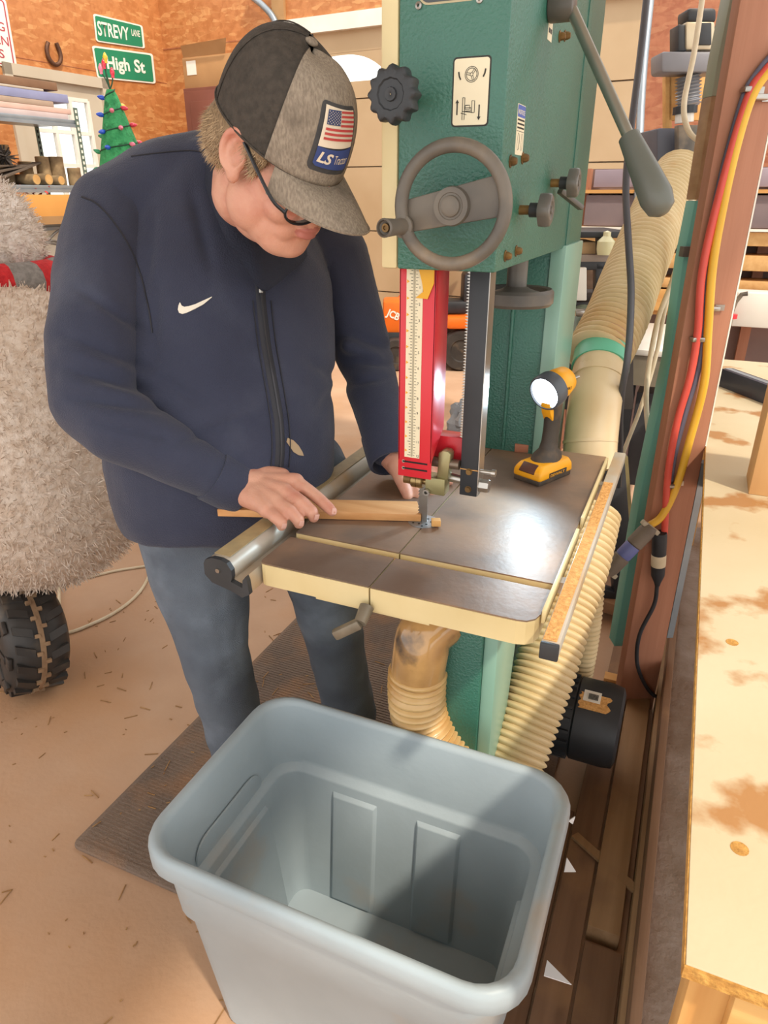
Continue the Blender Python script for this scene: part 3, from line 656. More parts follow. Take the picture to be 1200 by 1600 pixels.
for z, cy, a, b_ in ((.040, -.005, .029, .042), (.052, -.008, .026, .038), (.062, -.010, .019, .024), (.08, -.012, .0165, .020), (.11, -.014, .0165, .020), (.14, -.014, .017, .021), (.165, -.012, .018, .022), (.185, -.01, .018, .022)):
    rings.append([Vector((a*math.cos(2*PI*j/20), cy+b_*math.sin(2*PI*j/20), z)) for j in range(20)])
MB().loft(rings).build('handle', M_fb, FLs, smooth=60)
hz = .202; tilt = math.radians(-16); HD = Vector((0, math.cos(tilt), math.sin(tilt))); hb = Vector((0, -.02, hz))
hd_ = MB().lathe([(0, -.040), (.014, -.039), (.028, -.026), (.033, -.002), (.033, .016), (.031, .018), (0, .018)], hb, HD, n=28).build('head_shell', M_yel, FLs, smooth=45)
MB().lathe([(.033, .014), (.038, .018), (.039, .044), (.0365, .048), (.034, .048), (.031, .040), (0, .039)], hb, HD, n=32).build('lens_bezel', pm('bezel_grey', '4b4f55', '565a60', rough=.35), FLs, smooth=35)
MB().lathe([(0, .0445), (.0315, .0445), (.0315, .042), (0, .042)], hb, HD, n=32).build('lens', emis('lamp_lens', 'e9f6ff', 9), FLs)
MB().prism([(-.012, .185), (.004, .178), (.006, .162), (.0, .15), (-.012, .13), (.002, .128), (.012, .145), (.017, .162), (.015, .18)], 0, -.012, .012).build('trigger_guard', M_yel, FLs, bevel=.002)
MB().prism([(-.01, .176), (.004, .174), (.004, .163), (-.002, .151), (-.01, .146)], 0, -.009, .009).build('trigger', pm('trigger_red', '6a2f2c'), FLs, bevel=.002)
put_text('DEWALT', .008, (-.0336, .004, hz-.004), (0, -1, 0), (0, 0, 1), M_ink, hd_, width=.026, extrude=.0002)
MB().cyl((-.012, -.052, hz+.008), (-.018, -.068, hz+.012), .003).build('hook_pin', M_steel, FLs)
FLs.rotation_euler = (0, 0, math.radians(155))
sp = bpy.data.lights.new('flashlight_beam', 'SPOT'); spo = bpy.data.objects.new('flashlight_beam', sp); COL.objects.link(spo)
Mw = Matrix.LocRotScale(*W(FLs)); lp = Mw @ (hb+HD*.056)
sp.energy = 6; sp.spot_size = math.radians(96); sp.spot_blend = .7; sp.color = (.58, .82, 1.0); sp.shadow_soft_size = .02
spo.location = lp; tgt = pz(680, 880, tz); spo.rotation_euler = (tgt-lp).to_track_quat('-Z', 'Y').to_euler()

# ------------------------------------------------------------------ grey tote
M_tote = pm('tote_plastic', 'a3b1b8', '98a6ad', scale=4, rough=.45, c3='b59a78', s3=3.2, t3=(.58, .82), bump=.06, bscale=60)
BIN = thing('storage_tote', 'big open blue-grey plastic storage tote standing empty in front', 'tote', (-.39, .815, .0148))
bx0, bx1, by0, by1, bz = -.722, -.056, .588, 1.040, .53
def ring(ins, z, r, n=6):
    z = z if z < .1 else z*1.06
    r = r*.9
    return [Vector((x, y, z)) for x, y in rrect(bx0+ins, bx1-ins, by0+ins*.85, by1-ins*.85, r, n)]
R_ = [ring(.085, .019, .04), ring(.080, .015, .042), ring(.079, .02, .045), ring(.045, .33, .06), ring(.033, .34, .065), ring(.022, .452, .075), ring(.004, .455, .085), ring(.0, .46, .087), ring(.0, .488, .087), ring(.004, .497, .085), ring(.012, .500, .08), ring(.020, .497, .075), ring(.025, .488, .07), ring(.034, .362, .062), ring(.037, .352, .060), ring(.054, .345, .052), ring(.056, .340, .05), ring(.088, .03, .035)]
mb = MB(); mb.loft(R_, cap=False); n_ = len(R_[0]); mb.f.append(tuple((len(R_)-1)*n_+j for j in range(n_))); mb.f.append(tuple(range(n_))[::-1])
bo = mb.build('tote_shell', M_tote, BIN, smooth=50)
def tote_panel(a0, a1, side, nm):       # raised panels on the inner walls
    mb = MB(); q = []
    for dz, dep in ((.341, .0), (.333, .009), (.045, .009), (.045, .0)):
        ins = .056+(.340-dz)*(.032/.31); d = ins*.85 if side == 'b' else ins
        if side == 'b': q.append([(a, by1-d-.0005-dep, dz) for a in (a0+(0 if dep else -.006), a1+(0 if dep else .006))])
        if side == 'l': q.append([(bx0+d+.0005+dep, a, dz) for a in (a0, a1)])
        if side == 'r': q.append([(bx1-d-.0005-dep, a, dz) for a in (a0, a1)])
    V = [p for r in q for p in r]; mb.add(V, [(0,1,3,2),(2,3,5,4),(4,5,7,6),(0,2,4,6),(1,7,5,3)])
    return mb.build(nm, M_tote, bo, bevel=.002)
tote_panel(-.545, -.45, 'b', 'wall_panel'); tote_panel(-.35, -.265, 'b', 'wall_panel')
tote_panel(.72, .9, 'l', 'wall_panel'); tote_panel(.72, .9, 'r', 'wall_panel')
mb = MB(); mb.prism(rrect(.70, .92, .18, .42, .04), 0, bx0+.034, bx0+.040); mb.build('handle_panel', M_tote, bo, bevel=.004)
M_torn = pm('torn_plastic', 'd8dce0', 'cfd4d8', rough=.4)
for p, q, r in (((886, 1340, .45), (900, 1362, .44), (882, 1362, .45)), ((855, 1500, .42), (893, 1538, .415), (850, 1524, .42)), ((899, 1276, .50), (895, 1288, .49), (888, 1283, .50))):
    a, b_, c_ = [pz(x, y, z) for x, y, z in (p, q, r)]; n_ = (b_-a).cross(c_-a).normalized()*.002
    MB().add([a, b_, c_, a+n_, b_+n_, c_+n_], [(0,2,1),(3,4,5),(0,1,4,3),(1,2,5,4),(2,0,3,5)]).build('torn_tab', M_torn, bo)
c_ = pz(343, 1192, .492); MB().ell(c_, .005, .008, .002).build('glue_blob', pm('glue_yellow', 'd8c070'), bo)
for x, y, s_ in ((560, 1330, .006), (575, 1455, .006), (470, 1300, .004)): pass

# ------------------------------------------------------------------ rubber mat, planks, offcuts on the floor
M_mat = pm('rubber_mat', '6f6055', '7d6b5d', scale=5, rough=.8, bump=.5, bscale=160, c3='947154', s3=6, t3=(.5, .75))
o = MB().prism(rrect(-1.235, -.15, .845, 2.25, .02), 2, .0, .013).build('floor_mat', M_mat, bevel=.004); tag(o, 'dark ribbed rubber mat on the floor under the man and tote', 'mat')
rb = MB()
for k in range(118):
    y = .86+k*.0117; rb.box(-1.222, -.5, y, y+.005, .0128, .0146)
rb.build('mat_ribs', M_mat, o)['kind'] = 'stuff'
PLK = [(-.145, -.075, .35, 1.46, .0, .014, M_plank, 'dusty brown floor plank nearest the tote, ending under the motor'),
       (-.07, .0, .35, 2.4, .0, .03, M_plank, 'wide dusty floor plank second from the tote'),
       (.006, .075, 1.12, 1.98, .0, .05, M_plank2, 'short pale sunlit plank on the floor beside the wooden post'),
       (.006, .085, .3, 1.10, .0, .026, M_plank, 'dark dusty floor plank in front of the short pale one'),
       (.09, .155, .3, 2.7, .0, .10, M_plank2, 'long thick plank on edge under the bench, beside the lower shelf')]
for x0, x1, y0, y1, z0, z1, m, lab in PLK:
    tag(MB().box(x0, x1, y0, y1, z0, z1).build('floor_plank', m, bevel=.002), lab, 'plank', 'planks on the floor beside the bench')
o = MB().bar(pz(898, 1305, .035), pz(1010, 1405, .052), .022, .008).build('thin_batten', M_plank2); tag(o, 'thin wooden batten lying diagonally across the floor planks', 'batten')
o = MB().obox(pz(958, 1065, .02), (.03, 0, 0), (0, .02, 0), (0, 0, .02)).build('wood_scrap', M_pine, bevel=.001); tag(o, 'little pale wood scrap on the floor behind the motor', 'wood scrap')
chip = MB()
for k in range(420):
    x = random.uniform(-2.0, .1); y = random.uniform(.5, 2.6); a = random.uniform(0, PI); l = random.choice((.003, .005, .012, .02)); d = Vector((math.cos(a), math.sin(a), 0))
    z = .0148 if (-1.22 < x < -.31 and .86 < y < 2.24) else .001
    if -.32 < x < .2: continue
    chip.obox((x, y, z+.001), d*l, Vector((-d.y, d.x, 0))*.0012, (0, 0, .0008))
tag(chip.build('wood_chips', pm('chip_wood', 'b08a5c', '8a6640', scale=30, rough=.9)), 'scattered wood chips and sawdust bits on the floor and mat', 'wood chips', kind='stuff')

# ------------------------------------------------------------------ workbench on the right
M_bench = pm('bench_melamine', 'cdbe9f', 'c4b391', scale=3, rough=.6, c3='a97b4b', s3=6.5, t3=(.55, .62), detail=8, bump=.06, bscale=120)
M_edge = pm('chipboard_edge', 'c7984f', 'a87838', scale=90, rough=.9, bump=.5, bscale=120)
WBn = thing('workbench', 'long workbench with a worn cream top running along the right', 'workbench', (.5, 1.5, 0))
tp = MB().box(.088, 1.1, .47, 3.2, .883, .9).build('bench_top', M_bench, WBn, bevel=.001)
MB().box(.087, 1.1, .468, .4705, .8835, .8985).build('chipped_edge', M_edge, tp); MB().box(.0865, .0885, .47, 3.2, .8835, .8985).build('side_edge', M_edge, tp)
for x, y in ((.135, .62), (.135, 1.02)):
    MB().lathe([(0, 0), (.009, 0), (.009, .0004), (0, .0004)], (x, y, .9001), n=16).build('screw_plug', M_edge, tp)
M_endg = wood('pine_end', 'd6a766', 'b98548', ax=2)
MB().box(.10, .155, .50, .54, 0, .883).build('leg', M_endg, WBn, bevel=.002); MB().box(.10, .155, 2.9, 2.94, 0, .883).build('leg', M_endg, WBn, bevel=.002)
MB().box(.135, 1.05, .483, .50, .74, .883).build('apron', wood('pine_apron', 'dbb070', 'c49452', ax=0), WBn, bevel=.002)
MB().box(.10, .118, .54, 3.15, .78, .883).build('side_apron', M_plank2, WBn, bevel=.002)
MB().box(.12, 1.0, .52, 3.1, .16, .18).build('lower_shelf', pm('shelf_dusty', 'a3948a', '8d7a6b', scale=9, rough=.85, bump=.5, bscale=60), WBn, bevel=.002)
MB().box(.10, .12, .54, 3.1, .10, .20).build('shelf_rail', M_plank, WBn, bevel=.002)
bA = pz(1144, 741, .9); bB = pz(1169, 772, .9)
o = MB().box(bB.x, bB.x+.22, bB.y, bA.y, .9, 1.24).build('wood_box', wood('birch_panel', 'd9ab75', 'cc9c66', ax=2, scale=8), bevel=.002); tag(o, 'upright plain wooden box block standing on the workbench', 'wooden block')
EX = thing('aluminium_extrusion', 'black slotted aluminium bar lying on the workbench behind the wooden block', 'metal bar', pz(1123, 600, .9))
e0 = pz(1122, 603, .9); e1 = pz(1215, 640, .9); dv = (e1-e0).normalized(); sd_ = Vector((-dv.y, dv.x, 0))
MB().add([e0+dv*t*.7+sd_*s_+UZ*z for t in (0, 1) for s_, z in ((0, 0), (.045, 0), (.045, .062), (.0, .062))], [(0,1,2,3),(4,7,6,5),(0,4,5,1),(1,5,6,2),(2,6,7,3),(3,7,4,0)]).build('bar_body', pm('anodised_black', '3c3f4c', '454856', rough=.4, metal=.3), EX, bevel=.002)
MB().add([e0+dv*t*.7+sd_*s_+UZ*z for t in (.0, 1) for s_, z in ((.012, .0622), (.033, .0622), (.033, .0628), (.012, .0628))], [(0,1,2,3),(4,7,6,5),(0,4,5,1),(1,5,6,2),(2,6,7,3),(3,7,4,0)]).build('bar_slot', M_greys, EX)
# back bench
y0_ = pz(1020, 548, .9).y
BK = thing('back_bench', 'white-topped bench across the back, seen between hose and teal post', 'bench', (.2, y0_+.3, 0))
MB().box(-.25, .085, y0_, y0_+.75, .875, .9).build('bench_top', M_white, BK, bevel=.002)
MB().box(-.24, .08, y0_+.01, y0_+.03, .74, .874).build('apron', pm('apron_metal', '8d8574', '7a7262', scale=8, rough=.5), BK)
MB().box(-.24, -.19, y0_+.03, y0_+.08, 0, .875).build('leg', M_black, BK); MB().box(.0, .05, y0_+.03, y0_+.08, 0, .875).build('leg', M_black, BK)
MB().box(-.18, -.005, y0_+.05, y0_+.6, .25, .70).build('drawer_box', pm('dark_cabinet', '3f4044', '4a4b4f', rough=.5), BK, bevel=.004)

# lumber rack
LRk = thing('lumber_rack', 'open wooden lumber rack on the back wall behind the bench', 'rack', (.6, 4.2, 0))
ry = 4.15
zof = lambda v: py(1170, v, ry).z
MB().box(-.75, 2.2, ry+.3, ry+.33, .0, zof(258)).build('back_panel', pm('rack_back', '7b6a66', '8a7570', scale=3, rough=.8), LRk)
for x in (-.7, .25, 1.5): MB().box(x, x+.05, ry+.22, ry+.3, 0, zof(258)).build('upright', M_post, LRk)
MB().box(-.75, 2.2, ry-.03, ry, zof(492), zof(458)).build('front_lip', M_pine, LRk)
MB().box(-.75, 2.2, ry, ry+.3, zof(500), zof(492)).build('shelf', M_pine, LRk)
MB().box(-.75, 2.2, ry-.005, ry+.01, zof(362), zof(358)).build('shelf_edge', M_white, LRk)
MB().box(-.75, 2.2, ry+.01, ry+.3, zof(362), zof(358)).build('shelf', M_pine, LRk)
MB().box(-.75, 2.2, ry, ry+.3, zof(302), zof(296)).build('shelf', M_pine, LRk)
for k, (a, b_, m, lab) in enumerate(((385, 363, M_piney, 'pale plank on the lumber rack directly under the white shelf edge'), (424, 400, M_piney, 'pale plank in the middle of the lumber rack'), (456, 440, M_piney, 'lowest pale plank on the lumber rack'), (357, 305, pm('grey_boards', '8b7b7c', '7d6f72', scale=4, rough=.8), 'thick weathered grey board on the lumber rack upper shelf'), (292, 262, pm('lilac_board', 'a89aa4', '9a8c98', scale=4, rough=.8), 'greyish lilac board on the top shelf of the lumber rack'))):
    tag(MB().box(-.72+.03*k, 2.15, ry+.02, ry+.2, zof(a), zof(b_)).build('lumber_board', m, bevel=.003), lab, 'board', 'boards on the lumber rack')
wq = py(1145, 497, ry-.2); we = py(1222, 460, ry-.2)
o = MB().box(wq.x, we.x, ry-.2, ry-.05, .92, we.z).build('white_panel_box', M_white, bevel=.004); tag(o, 'white flat box leaning on the back bench under the lumber rack', 'box')
CL = thing('red_clamp', 'small grey clamp with a red pad in front of the white box', 'clamp', py(1150, 488, ry-.25))
q = py(1150, 488, ry-.24)
MB().tube([q+Vector((-.02,0,.0)), q+Vector((-.01,0,.05)), q+Vector((.01,0,.085)), q+Vector((.035,0,.09))], .011, 8).build('clamp_body', M_greyp, CL)
MB().lathe([(0, 0), (.03, 0), (.03, .02), (0, .025)], q+Vector((-.02,0,-.03)), n=16).build('clamp_pad', M_red, CL, smooth=40)

# ------------------------------------------------------------------ wooden post with hoses, plugs and the teal upright
PA, PB = pz(963, 1112, 0), pz(1012, 1110, 0)
pdn = (PB-PA).normalized(); pn = Vector((pdn.y, -pdn.x, 0)); pw = .118
def pp(x, y, off=0): r = ray(x, y); q = PA+pn*off; t = (q-CAM).dot(pn)/r.dot(pn); return CAM+r*t
PO = thing('wooden_post', 'reddish-brown wooden post carrying red and yellow hoses beside the workbench', 'post', PA)
MB().add([PA+pdn*a*pw-pn*b_*.038+UZ*z for z in (0, 2.7) for a, b_ in ((0, 0), (1, 0), (1, 1), (0, 1))], [(0,3,2,1),(4,5,6,7),(0,1,5,4),(1,2,6,5),(2,3,7,6),(3,0,4,7)]).build('timber', M_post, PO, bevel=.002)
MB().add([PA+pdn*(pw+a*.02)-pn*b_*.03+UZ*z for z in (.28, .85) for a, b_ in ((.05, 0), (1, 0), (1, 1), (.05, 1))], [(0,3,2,1),(4,5,6,7),(0,1,5,4),(1,2,6,5),(2,3,7,6),(3,0,4,7)]).build('edge_conduit', M_greys, PO)
MB().add([PA+pdn*(pw+a*.004)-pn*b_*.03+UZ*z for z in (.9, 2.7) for a, b_ in ((.05, 0), (1, 0), (1, 1), (.05, 1))], [(0,3,2,1),(4,5,6,7),(0,1,5,4),(1,2,6,5),(2,3,7,6),(3,0,4,7)]).build('lit_edge_strip', M_white, PO)  # light along the post's right edge, painted as a white strip
def hose(name, pts, r, mat, lab, cat, off=.014, n=10):
    o = MB().tube(spline([pp(x, y, off) for x, y in pts], 8), r, n).build(name, mat, smooth=60); return tag(o, lab, cat)
hose('air_hose', [(1230, 70), (1205, 105), (1175, 150), (1150, 230), (1128, 330), (1113, 420), (1106, 520), (1100, 600), (1077, 690), (1058, 757), (1035, 805), (1014, 822)], .0105, pm('yellow_hose', 'e2b23c', 'd8a62f', rough=.45), 'yellow hose clamped down the face of the wooden post', 'hose', off=.024)
hose('air_hose', [(1230, 78), (1195, 112), (1168, 155), (1128, 290), (1098, 420), (1090, 520), (1078, 590), (1058, 660), (1044, 740), (1038, 835)], .0095, pm('red_hose', 'd7574a', 'cc4c40', rough=.45), 'red hose running down the wooden post beside the yellow one', 'hose', off=.022)
hose('power_cable', [(1230, 62), (1185, 112), (1158, 165), (1118, 320), (1104, 440), (1094, 560), (1072, 640), (1056, 700), (1047, 752)], .008, pm('slate_cable', '5b5a6c', '666577', rough=.5), 'dark slate cable behind the red hose on the wooden post', 'cable', off=.010)
for i, (x, y) in enumerate(((1112, 482), (1090, 530), (1050, 758), (1172, 140), (1186, 152))):
    c_ = pp(x, y, .018)
    cl = MB().obox(c_, pdn*.017, UZ*.006, pn*.012).build('hose_clamp', M_steel, PO, bevel=.003)
    MB().obox(c_+pdn*.026-pn*.012, pdn*.012, UZ*.007, pn*.002).build('clamp_ear', M_steel, cl)
# twist-lock plugs
PL = thing('twist_lock_plug', 'grey twist-lock plug with a blue band hanging left of the wooden post', 'plug', pp(985, 860, .03))
a, b_ = pp(1018, 822, .035), pp(948, 895, .035); d = (b_-a).normalized(); l = (b_-a).length
M_plug = pm('plug_grey', '6a6158', '7a7065', scale=14, rough=.55)
MB().lathe([(0, 0), (.018, 0), (.021, .008), (.024, .02), (.024, l*.38), (.02, l*.4)], a, d, n=20).build('plug_cap', M_plug, PL, smooth=40)
MB().lathe([(.0215, l*.4), (.0225, l*.42), (.0225, l*.62), (.021, l*.64)], a, d, n=20).build('plug_band', pm('plug_blue', '6b75b0', '606aa5', rough=.4), PL, smooth=40)
MB().lathe([(.02, l*.64), (.024, l*.66), (.023, l*.9), (.018, l), (0, l)], a, d, n=20).build('plug_body', M_plug, PL, smooth=40)
sx = d.cross(pn).normalized()
for t in (.03, .97): MB().obox(a+d*l*t, sx*.032, d*.007, pn*.008).build('cable_clamp', pm('clamp_grey', 'b3aa97', 'a59c89', rough=.5), PL, bevel=.003)
o = MB().tube(spline([b_, pp(935, 915, .035), pp(915, 935, .03), pp(900, 945, .0)], 6), .006, 8).build('plug_cable', M_cable); tag(o, 'black cable leaving the blue-banded plug towards the saw', 'cable')
P2 = thing('power_plug', 'black power plug with a white ring on the face of the wooden post', 'plug', pp(1030, 870, .03))
a, b_ = pp(1031, 832, .028), pp(1027, 915, .028); d = (b_-a).normalized(); l = (b_-a).length
MB().lathe([(0, 0), (.018, 0), (.02, .004), (.02, l*.4)], a, d, n=20).build('plug_cap', M_cable, P2, smooth=40)
MB().lathe([(.02, l*.4), (.0205, l*.41), (.0205, l*.6), (.02, l*.61)], a, d, n=20).build('plug_ring', M_cordw, P2, smooth=40)
MB().lathe([(.0195, l*.61), (.0185, l*.8), (.010, l*.93), (.007, l), (0, l)], a, d, n=20).build('plug_boot', M_cable, P2, smooth=40)
hose('power_cable', [(1027, 912), (1022, 945), (1000, 990), (995, 1030), (1003, 1060), (1020, 1085), (1045, 1095)], .006, M_cable, 'black cable hanging from the white-ringed plug down the post', 'cable', off=.02)
# teal upright
TU = thing('steel_upright', 'teal painted steel upright standing left of the wooden post', 'upright', pp(1003, 760, -.25))
def seg(pts, mat, nm, off, wpx, par):
    mb = MB(); A = [pp(x, y, off) for x, y in pts]; k = len(A)
    V = []
    for q in A: V += [q, q+pdn*wpx, q+pdn*wpx-pn*.05, q-pn*.05]
    mb.add(V, [(i*4+j, i*4+(j+1)%4, i*4+4+(j+1)%4, i*4+4+j) for i in range(k-1) for j in range(4)]+[(3,2,1,0), tuple(4*(k-1)+j for j in range(4))])
    return mb.build(nm, mat, par, bevel=.002)
M_teal = pm('teal_paint', '63a69a', '6cac9f', scale=3, rough=.5)
seg([(960, 1010), (1003, 760), (1046, 560), (1067, 408), (1086, 314)], M_teal, 'lower_section', -.10, .034, TU)
seg([(1086, 312), (1096, 250), (1112, 150)], M_plank2, 'middle_section', -.10, .04, TU)
seg([(1112, 150), (1122, 90), (1145, -20)], pm('sage_paint', '8b917f', '959b88', rough=.5), 'upper_section', -.10, .03, TU)
MB().obox(pp(1078, 393, -.09), pdn*.022, UZ*.012, pn*.012).build('strap', M_greyp, TU)

# drill head on the back wall (motor, arm, bellows, box)
DQ = lambda x, y: ph(x, y, 3.4)
DP = thing('overhead_router', 'grey router motor on an arm above a silver bellows, upper right', 'router', DQ(1080, 300))
s_ = 3.4/1000
def fbox(x0, y0, x1, y1, dep, nm, mat, par, b=.006, back=0):
    a, b_, c_, d = [ph(x, y, 3.4+back) for x, y in ((x0, y1), (x1, y1), (x1, y0), (x0, y0))]
    return MB().add([a, b_, c_, d]+[p+FH*dep for p in (a, b_, c_, d)], [(0,1,2,3),(4,7,6,5),(0,4,5,1),(1,5,6,2),(2,6,7,3),(3,7,4,0)]).build(nm, mat, par, bevel=b)
fbox(1075, 12, 1120, 34, .12, 'motor_cap', M_black, DP, .012); fbox(1072, 33, 1118, 78, .12, 'motor_body', pm('motor_silver', 'c2b49a', 'b5a88e', rough=.35, metal=.4), DP, .01)
fbox(1092, 35, 1112, 70, .02, 'motor_label', M_black, DP, .003, back=-.012)
fbox(1060, 38, 1073, 80, .1, 'side_rack', M_black, DP, .005, back=.01); fbox(1118, 40, 1126, 76, .1, 'side_rack', M_black, DP, .005, back=.01)
fbox(1034, 80, 1130, 113, .14, 'cross_arm', pm('arm_grey', '77767a', '828186', scale=4, rough=.45), DP, .012, back=-.02)
P_ = [DQ(1083, 116+i*1.4) for i in range(36)]
MB().tube([p+FH*.05 for p in P_], [.048+.007*math.sin(i*1.6) for i in range(36)], 16).build('bellows', pm('bellows_silver', 'a9a9ab', '96969a', rough=.35, metal=.4), DP, smooth=60)
MB().tube([p+FH*.05 for p in (DQ(1078, 164), DQ(1077, 176))], .05, 16).build('collar', M_black, DP); MB().tube([p+FH*.05 for p in (DQ(1077, 176), DQ(1076, 190))], .038, 16).build('neck', M_white, DP)
fbox(1040, 82, 1050, 240, .04, 'backing_board', M_pine, DP, .002, back=.16); fbox(1045, 115, 1110, 188, .03, 'backing_board', M_pine, DP, .002, back=.16)
DBx = tag(fbox(1027, 200, 1080, 292, .3, 'dust_collector_box', pm('box_slate', '4d4f58', '565862', scale=4, rough=.5), None, .012), 'dark slate box that the thick ribbed hose enters', 'box')
fbox(1060, 195, 1112, 290, .05, 'hose_bracket', M_greyp, DP, .006, back=-.1)
# perforated bracket
PBk = thing('perforated_bracket', 'grey perforated steel strip with a cross bar right of the ribbed hose', 'bracket', ph(1060, 360, 2.9))
a, b_ = ph(1071, 276, 2.9), ph(1056, 350, 2.9); MB().bar(a, b_, .085, .006, up=-FH).build('strip', M_greys, PBk)
for k in range(6):
    q = a+(b_-a)*(.15+.14*k)-FH*.006; MB().obox(q, RT*.006, UP*.008, FH*.002).build('slot', M_dark, PBk)
a, b_ = ph(1030, 360, 2.85), ph(1094, 356, 2.85); MB().bar(a, b_, .05, .03).build('cross_bar', M_greys, PBk, bevel=.004)
# cables hanging in front
def dtube(name, pts, r, mat, lab, cat): o = MB().tube(spline([pd(*p) for p in pts], 8), r, 8).build(name, mat, smooth=60); return tag(o, lab, cat)
dtube('hanging_cord', [(1100, -20, 1.9), (1085, 80, 1.9), (1069, 160, 1.9), (1074, 200, 1.9), (1090, 218, 1.88), (1106, 210, 1.86), (1100, 202, 1.88), (1090, 225, 1.9), (1085, 280, 1.92), (1070, 370, 1.95), (1050, 440, 1.98), (1028, 500, 2.0), (1013, 580, 2.02), (1010, 640, 2.02), (1018, 720, 2.05), (1020, 800, 2.1)], .0075, M_cordw, 'cream cord hanging from above with a knot beside the post', 'cord')
dtube('hanging_cord', [(1090, 225, 1.92), (1084, 300, 1.94), (1066, 380, 1.97), (1040, 480, 2.0), (1024, 560, 2.03), (1000, 640, 2.06), (975, 705, 2.1), (960, 760, 2.15)], .006, M_cordw, 'second thinner cream cord trailing down left of the knotted one', 'cord')
dtube('power_cable', [(1012, -20, 1.75), (1000, 90, 1.75), (985, 210, 1.73), (978, 290, 1.72), (982, 380, 1.7), (986, 450, 1.69), (984, 520, 1.69), (979, 570, 1.71), (972, 610, 1.76), (969, 650, 1.85), (969, 700, 1.98), (966, 760, 2.1)], .0085, pm('grey_cable', '4a4a4e', '55555a', rough=.45), 'dark grey cable hanging in front of the ribbed dust hose', 'cable')
dtube('wall_conduit', [(1018, -20, 3.6), (1006, 100, 3.6), (1000, 200, 3.6), (996, 330, 3.6)], .02, M_greys, 'grey conduit running down the wall behind the dark cable', 'pipe')

# black stand with motor behind the saw
SX_ = lambda x, y: ph(x, y, 3.0)
MS = thing('machine_stand', 'black steel machine stand with small shelves behind the saw column', 'stand', SX_(930, 560))
def gbox(x0, y0, x1, y1, dep, nm, mat, par, b=.004, Y=3.0):
    a, b_, c_, d = [ph(x, y, Y) for x, y in ((x0, y1), (x1, y1), (x1, y0), (x0, y0))]
    return MB().add([a, b_, c_, d]+[p+FH*dep for p in (a, b_, c_, d)], [(0,1,2,3),(4,7,6,5),(0,4,5,1),(1,5,6,2),(2,6,7,3),(3,7,4,0)]).build(nm, mat, par, bevel=b)
gbox(890, 362, 990, 372, .4, 'top_arm', M_black, MS); gbox(880, 398, 990, 410, .4, 'shelf', pm('stand_grey', '8d7f74', '998a7e', rough=.5), MS); gbox(880, 408, 985, 422, .02, 'shelf_arch', M_black, MS)
gbox(931, 410, 944, 472, .05, 'leg', M_black, MS); gbox(936, 372, 954, 400, .06, 'neck', M_black, MS); gbox(880, 472, 990, 640, .5, 'lower_body', pm('stand_body', '33302f', '3b3836', rough=.6), MS)
gbox(945, 410, 980, 470, .02, 'side_panel', M_plank, MS, Y=3.3); gbox(915, 412, 932, 452, .02, 'side_panel', M_plank, MS, Y=3.3)
o = gbox(893, 418, 917, 470, .05, 'white_carton', M_white, None, Y=2.98); tag(o, 'white carton on the black machine stand shelf', 'carton')
o = gbox(903, 378, 935, 398, .2, 'paper_box', pm('pale_card', 'cda878', 'd6b286', rough=.8), None, Y=3.05); tag(o, 'open pale cardboard box on the top of the black machine stand', 'box')
o = MB().lathe([(0, 0), (.03, 0), (.035, .02), (.035, .05), (.015, .07), (.015, .085), (0, .09)], ph(945, 396, 2.97)+Vector((0,0,-.005)), n=16).build('glass_jar', pm('jar_glass', 'd8d3a8', rough=.1), smooth=40); tag(o, 'small round glass jar on the black machine stand', 'jar')
GM = thing('small_motor', 'dusty green motor with a chrome bracket low on the machine stand', 'motor', ph(905, 525, 2.9))
q0, q1 = ph(903, 535, 2.85), ph(912, 492, 3.0)
MB().cyl(q0, q1, .055, n=20).build('motor_can', pm('motor_green', '5f6a58', '6d7764', scale=9, rough=.5), GM, bevel=.006); gbox(900, 485, 925, 495, .05, 'bracket', M_steel, GM, Y=2.85)
# black A-frame leg stand with crates, low right of the saw
AF = thing('steel_trestle', 'black steel trestle leg with a bolt behind the right fence rail', 'trestle', pz(975, 960, 0))
aa = lambda x, y: ph(x, y, 2.35)
MB().bar(aa(955, 700), aa(978, 985), .075, .05, up=-FH).build('leg', M_black, AF, bevel=.003); MB().bar(aa(905, 915), aa(975, 935), .05, .05, up=-FH).build('brace', M_black, AF, bevel=.003)
MB().bar(aa(976, 712), aa(990, 900), .014, .03, up=-FH).build('leg_edge', M_guide, AF)
MB().lathe([(0, .006), (.012, .004), (.014, 0)], aa(972, 932)-FH*.03, -FH, n=12).build('bolt', M_steel, AF)
for p0, p1, h_, m, lab in (((905, 905), (985, 930), .05, M_plank, 'dusty brown rail low behind the black trestle'), ((900, 985), (985, 1005), .045, wood('red_rail', 'a5644a', '945640', ax=0), 'reddish wooden rail on the floor behind the motor')):
    o = MB().bar(ph(*p0, 2.5), ph(*p1, 2.4), .30, h_).build('wooden_rail', m, bevel=.003); tag(o, lab, 'rail')
